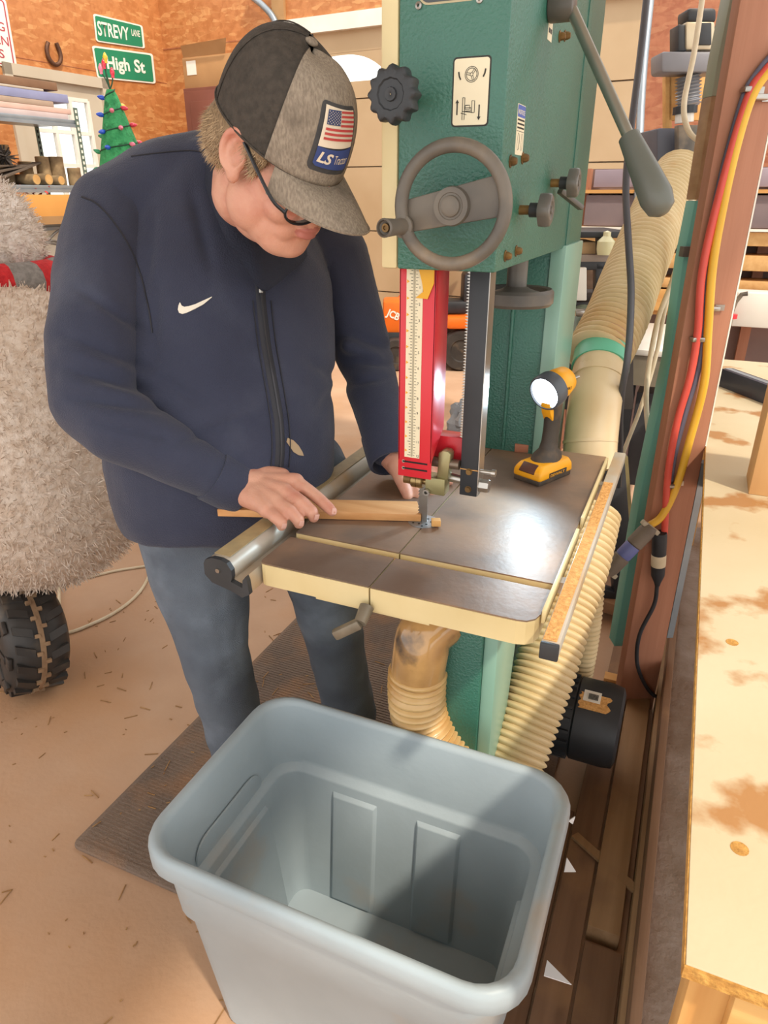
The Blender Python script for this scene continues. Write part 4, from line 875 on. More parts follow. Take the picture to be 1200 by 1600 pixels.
# ------------------------------------------------------------------ left side: signs and things on the wall
def bil(C, u, v): return C[0]*(1-u)*(1-v)+C[1]*u*(1-v)+C[2]*u*v+C[3]*(1-u)*v     # corners: bottom-left, bottom-right, top-right, top-left
def wallq(pts, n):
    out = []
    for x, y in pts: t, z = hitl(x, y, n); out.append(wl(t, n, z))
    return out
def plate(pts, n, th, ins, rad, asp, name, mat, par):
    C = wallq(pts, n); O = rrect(ins, asp-ins, ins, 1-ins, rad, 4); mb = MB(); k = len(O)
    V = [bil(C, x/asp, y) for x, y in O]; V += [v+WB*th for v in V]
    return mb.add(V, [tuple(range(k)), tuple(range(k, 2*k))]+[(i, (i+1)%k, k+(i+1)%k, k+i) for i in range(k)]).build(name, mat, par)
def plate_text(txt, C, u0, u1, v0, v1, name, mat, par, th=.004, bold=0):
    me = text_mesh(txt, 1, 0, None, 0, bold); co = [v.co.copy() for v in me.vertices]
    xs = [c.x for c in co]; ys = [c.y for c in co]; x0, x1, y0, y1 = min(xs), max(xs), min(ys), max(ys)
    for v, c in zip(me.vertices, co): v.co = bil(C, u0+(u1-u0)*(c.x-x0)/(x1-x0), v0+(v1-v0)*(c.y-y0)/(y1-y0))+WB*th
    return link(name, me, mat, par)
M_sgreen = pm('sign_green', '1f7f5c', '23855f', scale=3, rough=.35); M_swhite = pm('sign_white', 'e9e6da', 'e2dfd2', rough=.35)
S1 = thing('street_sign', 'green street sign reading STREVY LANE, upper of two on the wall', 'sign', group='street signs on the wall')
Q = [(150, 65), (226, 76), (222, 40), (145, 21)]
plate(Q, .004, .006, 0, .08, 1.6, 'sign_border', M_swhite, S1); plate(Q, .0105, .002, .055, .06, 1.6, 'sign_face', M_sgreen, S1)
C = wallq(Q, .0135); plate_text('STREVY', C, .06, .69, .24, .78, 'lettering', M_swhite, S1, .0005, .02); plate_text('LANE', C, .75, .93, .47, .75, 'lettering', M_swhite, S1, .0005, .015)
S1.location = C[0]
for o in S1.children: o.matrix_parent_inverse = Matrix.LocRotScale(*W(S1)).inverted()
S2 = thing('street_sign', 'green street sign reading High St, lower of two on the wall', 'sign', group='street signs on the wall')
Q = [(152, 122), (243, 131), (238, 84), (143, 71)]
plate(Q, .004, .006, 0, .08, 1.85, 'sign_border', M_swhite, S2); plate(Q, .0105, .002, .055, .06, 1.85, 'sign_face', M_sgreen, S2)
C = wallq(Q, .0135); plate_text('High', C, .19, .57, .20, .74, 'lettering', M_swhite, S2, .0005, .03); plate_text('St', C, .65, .84, .31, .74, 'lettering', M_swhite, S2, .0005, .03)
S2.location = C[0]
for o in S2.children: o.matrix_parent_inverse = Matrix.LocRotScale(*W(S2)).inverted()
S3 = thing('parking_sign', 'white metal parking sign with red lettering at the left edge', 'sign')
Q = [(-75, 84), (27, 109), (8, -2), (-85, -25)]; M_sred = pm('sign_red', 'b04a55', 'a8424d', rough=.4)
plate(Q, .004, .006, 0, .06, .8, 'sign_plate', M_swhite, S3); plate(Q, .0105, .001, .025, .05, .8, 'sign_edge', M_sred, S3); plate(Q, .012, .001, .045, .04, .8, 'sign_face', M_swhite, S3)
C = wallq(Q, .0135)
for tx, v0, u0, u1 in (('PARKING', .52, .1, .9), ('BETWEEN', .32, .1, .93), ('SIGNS', .12, .25, .82)): plate_text(tx, C, u0, u1, v0, v0+.13, 'lettering', M_sred, S3, .001, .01)
S3.location = C[0]
for o in S3.children: o.matrix_parent_inverse = Matrix.LocRotScale(*W(S3)).inverted()
hp_ = [(75, 66), (73, 76), (75, 87), (80, 96), (87, 101), (93, 98), (95, 90), (93, 79), (88, 67)]
P = [wl(*((lambda h: (h[0], .02, h[1]))(hitl(x, y, .02)))) for x, y in hp_]
o = MB().tube(spline(P, 5), .018, 8).build('horseshoe', pm('rust_iron', '6b4a36', '553a2c', scale=20, rough=.6, metal=.4), smooth=60); tag(o, 'rusty horseshoe hung open end up on the wall', 'horseshoe')

# ------------------------------------------------------------------ metal shelf with wood
SN = .95
st0 = hitl(122, 183, SN)[0]
zs1 = hitl(60, 182, SN)[1]; zs2 = hitl(60, 289, SN)[1]; zs3 = hitl(70, 349, SN)[1]
SH = thing('metal_shelf', 'grey metal shelving unit in front of the window door', 'shelf', wl(st0+.8, SN-.25, 0))
for z, nm in ((zs1, 'shelf_board'), (zs2, 'shelf_board'), (zs3, 'shelf_board'), (.3, 'shelf_board')):
    sb_ = wbox(wl, st0, st0+1.7, SN-.5, SN, z-.03, z).build(nm, M_greys, SH, bevel=.004)
    wbox(wl, st0, st0+1.7, SN-.005, SN+.008, z-.055, z-.03).build('shelf_lip', M_greys, sb_)
M_upr = pm('upright_green', '5d6f66', '66786e', rough=.4, metal=.3)
for t, n in ((st0+.005, SN+.012), (st0+.005, SN-.5), (st0+1.66, SN+.012), (st0+1.66, SN-.5)):
    up_ = wbox(wl, t, t+.04, n-.004, n, 0, zs1+.09).build('upright', M_upr, SH)
    if t < st0+1:
        for k in range(26):
            z = zs2-.3+k*.042
            if z < zs1+.07: wbox(wl, t+.012, t+.028, n-.0055, n+.0015, z, z+.022).build('punched_slot', M_swhite if n > SN else M_dark, up_)
def shelf_item(name, pts, n0, n1, mat, lab, cat, z0=None, grp=None):
    (x0, y0), (x1, y1) = pts     # bottom-left, top-right in the picture
    t1, za_ = hitl(x0, y0, n1); t0, zb2 = hitl(x1, y1, n1); za_ = z0 if z0 is not None else za_
    return tag(wbox(wl, t0, max(t1, t0+.9 if x0 <= 0 else t1), n0, n1, za_, zb2).build(name, mat, bevel=.004), lab, cat, grp)
zz = zs1
hz_ = lambda y: hitl(50, y, SN)[1]
def stack(lab, y, xr, mat, nm='stacked_slab', grp='slabs on the top shelf', n0=SN-.4):
    global zz
    t0 = hitl(xr, y, SN)[0]; z1 = max(hz_(y), zz+.01)
    o = wbox(wl, t0, t0+1.1, n0, SN-.02, zz+.0005, z1).build(nm, mat, bevel=.004); zz = z1; return tag(o, lab, 'slab', grp)
stack('pale lilac slab lowest in the stack on the metal shelf', 172, 108, pm('slab_lilac', 'c6b6b4', 'bcaba9', rough=.7))
stack('pinkish slab second from the bottom of the shelf stack', 163, 112, pm('slab_pink', 'd6b3a6', 'ccaa9c', rough=.7))
stack('tan slab under the blue-grey one on the metal shelf', 154, 85, pm('slab_tan', 'b09a88', 'a5907e', rough=.7))
stack('blue-grey slab with a dark split in the shelf stack', 140, 107, pm('slab_blue', '8f93b5', '8589ab', rough=.6))
stack('white thin slab under the brown plank on the metal shelf', 136, 70, pm('slab_white', 'c2b6a6', 'b8ac9c', rough=.7))
stack('thick brown plank topmost on the metal shelf stack', 123, 90, pm('slab_brown', '8a6a50', '7a5b44', scale=5, rough=.7))
# logs on the second shelf
M_bark = pm('birch_bark', 'a38a66', '6f5a42', scale=9, rough=.9, bump=.5, bscale=30); M_cut = pm('cut_wood', 'd0a468', 'b98c52', scale=14, rough=.8)
def log(pt, yr, d, R, L, lab, vertical=False):
    t, z = hitl(pt, yr, SN-.1); L_ = thing('birch_log', lab, 'log', wl(t, SN-.1, zs2), group='birch logs on the metal shelf')
    if vertical: a, b_ = wl(t, d, zs2+.0005), wl(t, d, zs2+L)
    else: a, b_ = wl(t, d, zs2+R+.001), wl(t+.02, d-L, zs2+R+.001)
    dv = (b_-a).normalized()
    MB().tube([a, a+(b_-a)*.35, a+(b_-a)*.7, b_], [R, R*1.03, R*.98, R], 18).build('bark', M_bark, L_, smooth=50)
    MB().lathe([(0, 0), (R*.9, 0), (R*.9, .003), (0, .003)], (b_ if vertical else a)-dv*(.001 if vertical else .002), dv if vertical else dv, n=18).build('cut_face', M_cut, L_)
    return L_
zp = lambda y: hitl(90, y, SN-.1)[1]
for a in ((52, 280, SN-.06, .040, .25, 'round cut log end at the left of the three lying on the shelf'), (70, 280, SN-.05, .042, .25, 'round cut log end in the middle of the three lying on the shelf'), (88, 280, SN-.04, .036, .22, 'round cut log end at the right of the three lying on the shelf')): log(*a)
for pt, yt, d, R, lab in ((84, 246, SN-.25, .055, 'tall upright birch log left of its twin on the shelf'), (101, 246, SN-.22, .06, 'tall upright birch log right of its twin on the shelf'), (122, 263, SN-.16, .055, 'short upright birch log at the right end of the shelf'), (24, 228, SN-.28, .06, 'pale upright birch log at the left of the shelf'), (64, 254, SN-.3, .055, 'dark upright birch log behind the lying log ends')):
    t, z = hitl(pt, yt, d); log(pt, yt, d, R, max(.08, z-zs2), lab, True)
for k, (x0, y0, x1, y1) in enumerate(((-10, 283, 62, 254), (-10, 272, 55, 256), (-10, 262, 45, 258))):
    a = hitl(x0, y0, SN-.02); b_ = hitl(x1, y1, SN-.2)
    o = MB().bar(wl(a[0], SN-.02-.03*k, a[1]+.012), wl(b_[0], SN-.25, b_[1]), .10, .012).build('weathered_slat', pm('weathered', '6d6054', '594d43', scale=6, rough=.9)); tag(o, ('thin grey slat leaning lowest over the logs', 'thin grey slat leaning in the middle over the logs', 'thin grey slat leaning highest over the logs')[k], 'slat', 'slats leaning on the shelf')
t, z = hitl(6, 245, SN-.15); pc = MB(); c_ = wl(t, SN-.15, z)
for k in range(60):
    d = Vector((random.gauss(0, 1), random.gauss(0, 1), random.gauss(0, .6))).normalized(); pc.bar(c_+d*.02, c_+d*random.uniform(.06, .11), .016, .006)
tag(pc.build('dark_pinecone', pm('cone_dark', '3b3634', '4a4440', rough=.8), None), 'dark spiky pine cone bundle at the left end of the shelf', 'pine cone')
# red flowers and cardboard box under the second shelf
t0, zc = hitl(116, 304, SN+.1); t1, _ = hitl(26, 313, SN+.1); zb0 = hitl(60, 352, SN+.1)[1]
CB = thing('cardboard_box', 'long orange-tan cardboard box on the lowest visible shelf', 'box', wl((t0+t1)/2, SN-.1, zb0))
wbox(wl, t0-.15, t1+.05, SN-.35, SN+.1, zs3+.001, zc).build('carton', pm('card_orange', 'd0964f', 'c78c47', scale=3, rough=.8), CB, bevel=.004)
wbox(wl, t0-.15, t1+.05, SN-.02, SN+.103, zs3-.005, zs3+.055).build('carton_tape', pm('card_tape', 'a8835a', '9c7850', rough=.6), CB)
FLw = thing('red_flowers', 'bunch of red fabric flowers lying on the cardboard box', 'flowers', wl(t0+.2, SN, zc))
for k in range(26):
    t, z = hitl(random.uniform(46, 84), 303, SN); q = wl(t, SN-random.uniform(0, .1), zc+random.uniform(.012, .045)); u = Vector((random.gauss(0,1), random.gauss(0,1), random.gauss(0,.7))).normalized(); v = u.cross(Vector((.3,.2,1))).normalized()
    MB().add([q, q+u*.03+v*.016, q+u*.055, q+u*.03-v*.016, q+u*.03+UZ*.006], [(0,1,4),(1,2,4),(2,3,4),(3,0,4),(0,3,2,1)]).build('petal', pm('petal_red', 'c22f2c', 'd23f38', rough=.6), FLw)
# clutter below: white panel, twisted wire, tan plush
t0, z0 = hitl(105, 400, SN-.2); t1, z1 = hitl(30, 352, SN-.2)
o = wbox(wl, t0-.2, t1+.2, SN-.3, SN-.22, z0-.6, zs3-.06).build('white_backing_sheet', M_swhite, bevel=.003); tag(o, 'white panel under the shelf behind the twisted grey wire', 'panel')
wq_ = [(48, 402), (62, 385), (76, 380), (100, 384), (80, 376), (62, 388), (84, 366), (94, 358)]
P = [wl(*((lambda h: (h[0], SN+.05+.01*(i % 3), h[1]))(hitl(x, y, SN+.05)))) for i, (x, y) in enumerate(wq_)]
o = MB().tube(spline(P, 6), .010, 6).build('twisted_wire', pm('wire_grey', '5f5a55', '6b6661', rough=.5)); tag(o, 'tangle of grey wire hanging under the cardboard box', 'wire')

# ------------------------------------------------------------------ artificial tree
YT = 4.6
TR_ = thing('wire_christmas_tree', 'small green cone Christmas tree wrapped in coloured bulbs', 'christmas tree', ph(200, 300, YT))
a, b_ = ph(172, 140, YT), ph(205, 330, YT); ax = (b_-a); L_ = ax.length; ax.normalize()
M_tree = pm('tree_green', '2f8f55', '46a868', scale=30, rough=.8, bump=.8, bscale=90, c3='1f6b3c', s3=25)
KT = a.z/((a-b_).z); MB().tube([a+ax*L_*t for t in (0, .05, .5, 1, KT-.02)], [.02, .035, .115, .2, .02+.18*KT], 28).build('cone', M_tree, TR_, smooth=60)
hx = []; u = ax.cross(FH).normalized(); v = ax.cross(u)
for i in range(150):
    t = i/149; th = 2*PI*7*t; R = .022+.18*t+.004; hx.append(a+ax*(L_*t)+(u*math.cos(th)+v*math.sin(th))*R)
MB().tube(hx, .004, 5).build('light_wire', pm('wire_green', '1f4b35'), TR_)
BC = [pm('bulb_'+n, c, rough=.2, coat=.5) for n, c in (('red', 'd8324a'), ('blue', '2f5bd0'), ('yellow', 'e6b52e'), ('pink', 'ee7f9a'), ('green', '2f9a6a'))]
def bulb(q, d, m, par): return MB().lathe([(0, -.012), (.009, -.012), (.009, 0), (.013, .01), (.013, .02), (.006, .036), (0, .042)], q, d, n=10).build('bulb', m, par, smooth=50)
for i in range(10, 150, 4):
    d = (hx[i]-(a+ax*((hx[i]-a).dot(ax)))).normalized(); bulb(hx[i], (d+ax*random.uniform(-.6, .3)).normalized(), BC[(i//4*3) % 5], TR_)
for dx, dy, k in ((158, 112, 3), (165, 95, 2), (176, 118, 0), (163, 104, 0)):
    q = ph(dx, dy, YT); MB().tube(spline([a, (a+q)/2+RT*.012*random.uniform(-1, 1), q], 5), .004, 5).build('antenna_wire', MATS['wire_green'], TR_); bulb(q, UZ, BC[k], TR_)

# ------------------------------------------------------------------ cabinet, carton, conduit by the corner
CA = thing('brown_cabinet', 'tall red-brown panelled cabinet in the corner behind the man', 'cabinet', ph(320, 400, 6.4))
c0 = hitb(284, 140, .55); c1 = hitb(372, 140, .55); ztop = hitb(310, 136, .55)[1]
wbox(wb, c0[0], c1[0]+.3, .02, .53, 0, ztop).build('cabinet_body', pm('cabinet_brown', '7a4638', '6d3d31', scale=3, rough=.5), CA, bevel=.006)
mdl = c0[0]+.02; wdt = (c1[0]+.3-c0[0]-.06)/2
for k in range(2):
    d_ = wbox(wb, mdl+k*(wdt+.02), mdl+k*(wdt+.02)+wdt, .53, .55, .08, ztop-.03).build('cabinet_door', MATS['cabinet_brown'], CA, bevel=.004)
    wbox(wb, mdl+k*(wdt+.02)+.07, mdl+k*(wdt+.02)+wdt-.07, .548, .556, ztop-.75, ztop-.12).build('door_panel', MATS['cabinet_brown'], d_, bevel=.004)
    for j in range(4): wbox(wb, mdl-.012, mdl-.004, .54, .552, .4+j*.4, .46+j*.4).build('hinge', M_steel, d_)
zc2 = hitb(310, 88, .5)[1]
CT = thing('open_carton', 'tan cardboard carton with a torn label on top of the brown cabinet', 'carton', wb(c0[0]+.3, .3, ztop))
wbox(wb, c0[0]-.0, c0[0]+.72, .1, .5, ztop+.001, zc2).build('carton_body', M_card, CT, bevel=.003)
q = wb(c0[0], .5, zc2); MB().add([wb(c0[0]+.02, .505, zc2), wb(c0[0]+.55, .505, zc2), wb(c0[0]+.62, .56, zc2+.11), wb(c0[0]+.05, .56, zc2+.09)], [(0,1,2,3)]).build('carton_flap', M_card, CT)
wbox(wb, c0[0]+.05, c0[0]+.17, .501, .504, zc2-.15, zc2-.03).build('label', M_swhite, CT)
P = [wb(hitb(x, y, .06)[0], .06, hitb(x, y, .06)[1]) for x, y in ((385, -12), (410, 8), (428, 30), (437, 62), (440, 120))]
o = MB().tube(spline(P, 6), .03, 12).build('steel_conduit', M_greys, smooth=60); tag(o, 'curved grey steel conduit on the wall above the cap', 'conduit')
s0_ = hitb(425, 30, .04)[0]; o = wbox(wb, s0_, s0_+.14, .0, .035, 0, 3.6).build('wall_stud', pm('stud_wood', 'b0895c', 'a27c50', scale=5, rough=.7)); struct(o); o.name = 'trim_3'

# ------------------------------------------------------------------ snowman
SNM = thing('tinsel_snowman', 'big white tinsel snowman with a red and grey scarf', 'snowman', ph(60, 915, 2.35))
SNM.location.z = 0
def snowp(x, y, D): return pd(x, y, D)
M_snow = pm('tinsel_white', 'e0d2c4', 'cdb9a6', scale=40, rough=.5, bump=.9, bscale=60, detail=6)
M_snow2 = pm('tinsel_bright', 'ece4dc', 'd8cabc', scale=60, rough=.4, bump=.9, bscale=60)
bc = snowp(28, 690, 2.25); br = 250*2.25/FPX
hc = snowp(-62, 385, 2.22); hr = 118*2.22/FPX
bc.z = max(bc.z, br*.96)
MB().ell(bc, br*.86, br*.86, br*.96, n=48, m=32).build('lower_ball', M_snow, SNM, smooth=60); MB().ell(hc, hr, hr, hr*.98, n=36, m=24).build('head_ball', M_snow2, SNM, smooth=60)
def fur(c, rx, rz, n, ln, nm, mat, wd=.0035):
    u = rng.normal(size=(n, 3)); u /= np.linalg.norm(u, axis=1)[:, None]; base = np.array(c)+u*np.array([rx, rx, rz])*.985
    d = u+rng.normal(size=(n, 3))*.55; d /= np.linalg.norm(d, axis=1)[:, None]; tip = base+d*(ln*rng.uniform(.5, 1.2, size=(n, 1)))
    s_ = np.cross(d, rng.normal(size=(n, 3))); s_ /= np.linalg.norm(s_, axis=1)[:, None]; s_ *= wd*.5
    V = np.stack([base-s_, base+s_, tip+s_*.6, tip-s_*.6], 1).reshape(-1, 3); F = np.arange(4*n).reshape(-1, 4)
    me = bpy.data.meshes.new(nm); me.from_pydata(V.tolist(), [], F.tolist()); o = link(nm, me, mat, SNM); o['kind'] = 'stuff'; return o
fur(bc, br*.86, br*.96, 26000, .03, 'body_tinsel', M_snow); fur(hc, hr, hr*.98, 9000, .03, 'head_tinsel', M_snow2)
# scarf: alternating bands round the neck
nc = snowp(-40, 435, 2.2); nr = 118*2.2/FPX
M_sr = pm('scarf_red', 'c8282c', 'b01f24', scale=60, rough=.9, bump=.6, bscale=120); M_sg = pm('scarf_grey', '8d8883', '77726d', scale=60, rough=.9, bump=.6, bscale=120)
for k in range(18):
    a0_ = 2*PI*k/18; a1_ = 2*PI*(k+1)/18; rows = []
    for i in range(5):
        a_ = a0_+(a1_-a0_)*i/4; ctr = nc+(RT*math.cos(a_)+FH*math.sin(a_))*nr; rad = (RT*math.cos(a_)+FH*math.sin(a_))
        rows.append([ctr+rad*(.05*math.cos(b))+UZ*(.058*math.sin(b)) for b in [2*PI*j/12 for j in range(12)]])
    MB().loft(rows).build('scarf_band', M_sr if k % 2 else M_sg, SNM, smooth=60)
o = MB().ell(snowp(80, 430, 2.6), .05, .05, .055).build('plush_ball', pm('plush_cream', 'd8bd96', 'ccb088', scale=40, rough=.9, bump=.8)); 
o.location = (0, 0, 0); tag(o, 'cream fluffy ball beside the snowman scarf', 'plush ball')
# snowman light cord on the floor
o = MB().tube(spline([pz(92, 905, .007), pz(93, 950, .007), pz(98, 988, .007), pz(150, 972, .007), pz(190, 950, .007), pz(218, 925, .007), pz(235, 895, .007), pz(250, 860, .007)], 8), .0065, 8).build('extension_cord', M_cordw, smooth=60); tag(o, 'white cord looped on the floor behind the black tyre', 'cord')
o = MB().tube(spline([pz(135, 903, .006), pz(180, 892, .006), pz(218, 886, .006), pz(260, 880, .006)], 8), .0055, 8).build('extension_cord', M_cordw, smooth=60); tag(o, 'short white cord on the floor beneath the snowman', 'cord')

# ------------------------------------------------------------------ toy tyre at the left edge
tb = pz(52, 1086, 0); D0 = 1.96
tc = pz(58, 1066, 0); Rw = .185; 
WH = thing('toy_truck_wheel', 'chunky black plastic toy wheel at the left edge', 'toy wheel', (tc.x, tc.y, 0))
tc.z = Rw+.001
axw = (-RT*.72-FH*.66+UZ*.16).normalized()
M_ty = pm('tyre_plastic', '2e2b29', '3a3633', scale=14, rough=.5, c3='6a5a48', s3=9, t3=(.58, .8))
wdt = .095
MB().lathe([(.05, -wdt), (Rw*.72, -wdt), (Rw*.88, -wdt*.8), (Rw*.95, -wdt*.4), (Rw*.96, 0), (Rw*.95, wdt*.4), (Rw*.88, wdt*.8), (Rw*.72, wdt), (.07, wdt), (.06, wdt*.4), (0, wdt*.4)], tc, axw, n=48).build('tyre_body', M_ty, WH, smooth=40)
u = axw.cross(UZ).normalized(); v = axw.cross(u)
MB().lathe([(Rw*.975, -.008), (Rw*.985, -.008), (Rw*.985, .008), (Rw*.975, .008)], tc, axw, n=48, close=True).build('tread_rib', pm('tread_worn', '9a7f62', '85694f', scale=20, rough=.8), WH, smooth=40)
for k in range(40):
    a_ = 2*PI*k/40; d = u*math.cos(a_)+v*math.sin(a_); tn = -u*math.sin(a_)+v*math.cos(a_)
    MB().obox(tc+d*Rw*.985+axw*(.012 if k % 2 else -.012), axw*.008, tn*.006, d*.005).build('tread_tooth', MATS['tread_worn'], WH)
for k in range(18):
    a_ = 2*PI*(k+.5)/18; d = u*math.cos(a_)+v*math.sin(a_); tn = -u*math.sin(a_)+v*math.cos(a_)
    for s_ in (-1, 1): MB().obox(tc+d*Rw*.93+axw*.05*s_+tn*.012*s_, (axw*.026+tn*.010*s_-d*.004), tn*.013, d*.008).build('tread_lug', M_ty, WH)
for k in range(8):
    a_ = 2*PI*k/8; d = u*math.cos(a_)+v*math.sin(a_); tn = -u*math.sin(a_)+v*math.cos(a_)
    MB().obox(tc+d*Rw*.5+axw*wdt*.95, d*.03, tn*.012, axw*.010).build('rim_spoke', M_ty, WH, bevel=.003)
    MB().obox(tc+d*Rw*.76+axw*wdt*.96, d*.016, tn*.02, axw*.006).build('sidewall_block', M_ty, WH, bevel=.002)
MB().bar(tc-axw*.06, tc+axw*.06, .02, .02).build('axle', M_black, WH)

# ------------------------------------------------------------------ orange toy tractor in the background
JT = pz(672, 570, 0); JD = 6.2
TJ = thing('toy_tractor', 'orange and black ride-on toy loader seen behind the red guard', 'toy tractor', (JT.x, JT.y, 0))
T0 = Vector((JT.x, JT.y, 0)); jr, jf = RT, FH
M_or = pm('toy_orange', 'e8731f', 'dd6818', scale=3, rough=.4)
def jb(x0, x1, y0, y1, z0, z1, nm, m, b=.01): 
    mb = MB(); p = [T0+jr*x+jf*y+UZ*z for z in (z0, z1) for y in (y0, y1) for x in (x0, x1)]
    return mb.add(p, [(0,2,3,1),(4,5,7,6),(0,1,5,4),(1,3,7,5),(3,2,6,7),(2,0,4,6)]).build(nm, m, TJ, bevel=b)
for x, y, R in ((.27, -.22, .19), (.27, .25, .19), (-.34, -.22, .15), (-.34, .25, .15)):
    q = T0+jr*x+jf*y+UZ*(R+.001)
    wq2 = MB().lathe([(0, -.05), (R*.5, -.05), (R*.55, -.065), (R*.92, -.065), (R, -.04), (R, .04), (R*.92, .065), (R*.5, .05), (0, .05)], q, jf, n=28).build('wheel', M_ty, TJ, smooth=40)
jb(-.42, .38, -.16, .18, .16, .34, 'chassis', M_black); jb(.12, .42, -.30, -.12, .39, .50, 'fender', M_or, .03); jb(.12, .42, .14, .34, .39, .50, 'fender', M_or, .03)
bn = jb(-.46, -.02, -.16, .18, .33, .62, 'bonnet', M_or, .03)
MB().bar(T0+jr*-.50+jf*.25+UZ*.30, T0+jr*-.12+jf*.25+UZ*.78, .05, .09).build('loader_arm', M_or, TJ, bevel=.01); MB().bar(T0+jr*-.12+jf*.25+UZ*.78, T0+jr*.05+jf*.25+UZ*.84, .05, .09).build('loader_arm', M_or, TJ, bevel=.01)
jb(.0, .36, -.13, .15, .50, .62, 'seat', M_black, .03); jb(.28, .36, -.13, .15, .60, .86, 'backrest', M_black, .03); jb(-.02, .03, -.02, .03, .6, .78, 'steering_column', M_black)
for x in (.02, .36): jb(x, x+.03, -.15, -.12, .5, 1.08, 'cab_post', M_black, .004); jb(x, x+.03, .14, .17, .5, 1.08, 'cab_post', M_black, .004)
jb(-.02, .42, -.18, .20, 1.06, 1.10, 'cab_roof', M_or, .01)
put_text('JCB', .09, T0+jr*-.435+jf*-.165+UZ*.50, jr-UZ*.45, UZ, M_swhite, bn, width=.125, bold=.003)
# ------------------------------------------------------------------ the man at the saw
MAN = thing('person', 'man in navy zip jacket, jeans and grey cap guiding wood through the saw', 'person', (-1.02, 1.3, .0145))
M_skin = pm('skin', 'd2a088', 'c78f78', scale=14, rough=.5, bump=.12, bscale=260, c3='bb7562', s3=16, t3=(.5, .75))
sb = M_skin.node_tree.nodes['Principled BSDF']; sb.inputs['Subsurface Weight'].default_value = .12; sb.inputs['Subsurface Radius'].default_value = (.01, .004, .002)
M_navy = pm('navy_knit', '2c3145', '34394d', scale=5, rough=.85, bump=.35, bscale=420, c3='4a4f60', s3=4, t3=(.6, .85), sheen=.15, stretch=(1, 1, 1))
M_jean = pm('denim', '565f6b', '646e7a', scale=7, rough=.85, bump=.4, bscale=500, c3='7f8b98', s3=5, t3=(.52, .75))
# joint table: picture position and distance along the view axis
SR, ER, WR = pd(182, 335, 1.37), pd(146, 622, 1.27), pd(352, 752, 1.352)
SL, EL, WLf = pd(520, 402, 1.57), pd(572, 572, 1.61), pd(604, 700, 1.50)
latv = (SL-SR).normalized(); pel = pd(350, 770, 1.53); nkb = pd(345, 262, 1.42); spn = (nkb-pel).normalized(); latv = (latv-spn*latv.dot(spn)).normalized(); fwd = spn.cross(latv)
if fwd.dot(FW) > 0: fwd = -fwd
def tring(x, y, D, a, b_, k=2.3, n=36, back=0.0):
    c_ = pd(x, y, D); out = []
    for j in range(n):
        t = 2*PI*j/n; cs, sn = math.cos(t), math.sin(t); cx = math.copysign(abs(cs)**(2/k), cs); sx = math.copysign(abs(sn)**(2/k), sn); out.append(c_+latv*cx*a+fwd*sx*b_)
    return out
def torso(mb, g=0, hem=True):
    R = [(354, 832, 1.55, .215, .160), (352, 810, 1.54, .226, .170), (350, 780, 1.53, .234, .180), (348, 730, 1.505, .240, .196), (347, 670, 1.485, .240, .202), (348, 590, 1.465, .236, .192), (352, 500, 1.455, .230, .172), (354, 430, 1.45, .222, .155), (350, 370, 1.447, .200, .136), (345, 310, 1.44, .160, .115), (342, 262, 1.42, .10, .088), (340, 235, 1.40, .07, .07)]
    mb.loft([tring(x, y, D, a-g, b_-g) for x, y, D, a, b_ in R])
jk = MB(); torso(jk)
chain(jk, [(nkb, .072), (pd(262, 285, 1.395), .082), (SR, .087)]); chain(jk, [(pd(345, 275, 1.42), .07), (pd(440, 340, 1.5), .08), (SL, .082)])
sr_ = MB(); chain(sr_, [(SR, .087), (pd(160, 430, 1.325), .088), (pd(146, 530, 1.28), .083), (ER, .078), (pd(190, 668, 1.25), .070), (pd(270, 708, 1.285), .0595), (pd(335, 742, 1.33), .0515), (pd(350, 750, 1.342), .048)])
sl_ = MB(); chain(sl_, [(SL, .082), (pd(548, 490, 1.595), .074), (EL, .064), (pd(588, 630, 1.555), .057), (pd(602, 685, 1.51), .049), (pd(605, 698, 1.50), .046)])
for m_, x, y, D, r, x2, y2, D2 in ((jk, 240, 470, 1.33, .026, 235, 560, 1.31), (sl_, 545, 540, 1.54, .018, 590, 560, 1.55)):
    capsule(m_, pd(x, y, D), r, pd(x2, y2, D2), r*.7)
jme = remesh(jk, .0085, 6)
# wrinkles: gentle procedural displacement of the real surface
from mathutils import noise as mnoise
def wrinkle(me, amp, fn):
    nrm = [v.normal.copy() for v in me.vertices]
    for v, n_ in zip(me.vertices, nrm): v.co += n_*amp*fn(v.co)
    me.update()
def camxy(p): d = p-CAM; D = d.dot(FW); return 600+FPX*d.dot(RT)/D, 800-FPX*d.dot(UP)/D, D
def jfold(p):
    x, y, D = camxy(p)
    s_ = 0
    def crease(x0, y0, x1, y1, w_, a):
        dx, dy = x1-x0, y1-y0; l2 = dx*dx+dy*dy; t = max(0, min(1, ((x-x0)*dx+(y-y0)*dy)/l2)); d = math.hypot(x-x0-dx*t, y-y0-dy*t); return a*math.exp(-(d/w_)**2)*math.sin(PI*(.15+.7*t))
    if x < 262 and y > 380:
        for c_ in ((95, 520, 235, 575), (90, 570, 230, 610), (110, 620, 250, 640), (120, 450, 232, 520), (150, 660, 300, 690)): s_ -= crease(*c_, 7, 1.0)
        for c_ in ((95, 545, 230, 592), (100, 596, 240, 626)): s_ += crease(*c_, 8, .8)
    if x > 525:
        for c_ in ((545, 520, 610, 545), (540, 560, 612, 570), (540, 600, 600, 590)): s_ -= crease(*c_, 6, 1.0)
    for c_ in ((240, 560, 245, 440), (250, 700, 420, 640), (480, 560, 545, 600), (300, 300, 330, 420), (500, 640, 535, 600), (250, 590, 330, 640), (240, 330, 222, 470)): s_ -= crease(*c_, 9, .9)
    return s_+.5*mnoise.noise(p*9)+.25*mnoise.noise(p*22)
wrinkle(jme, .009, jfold)
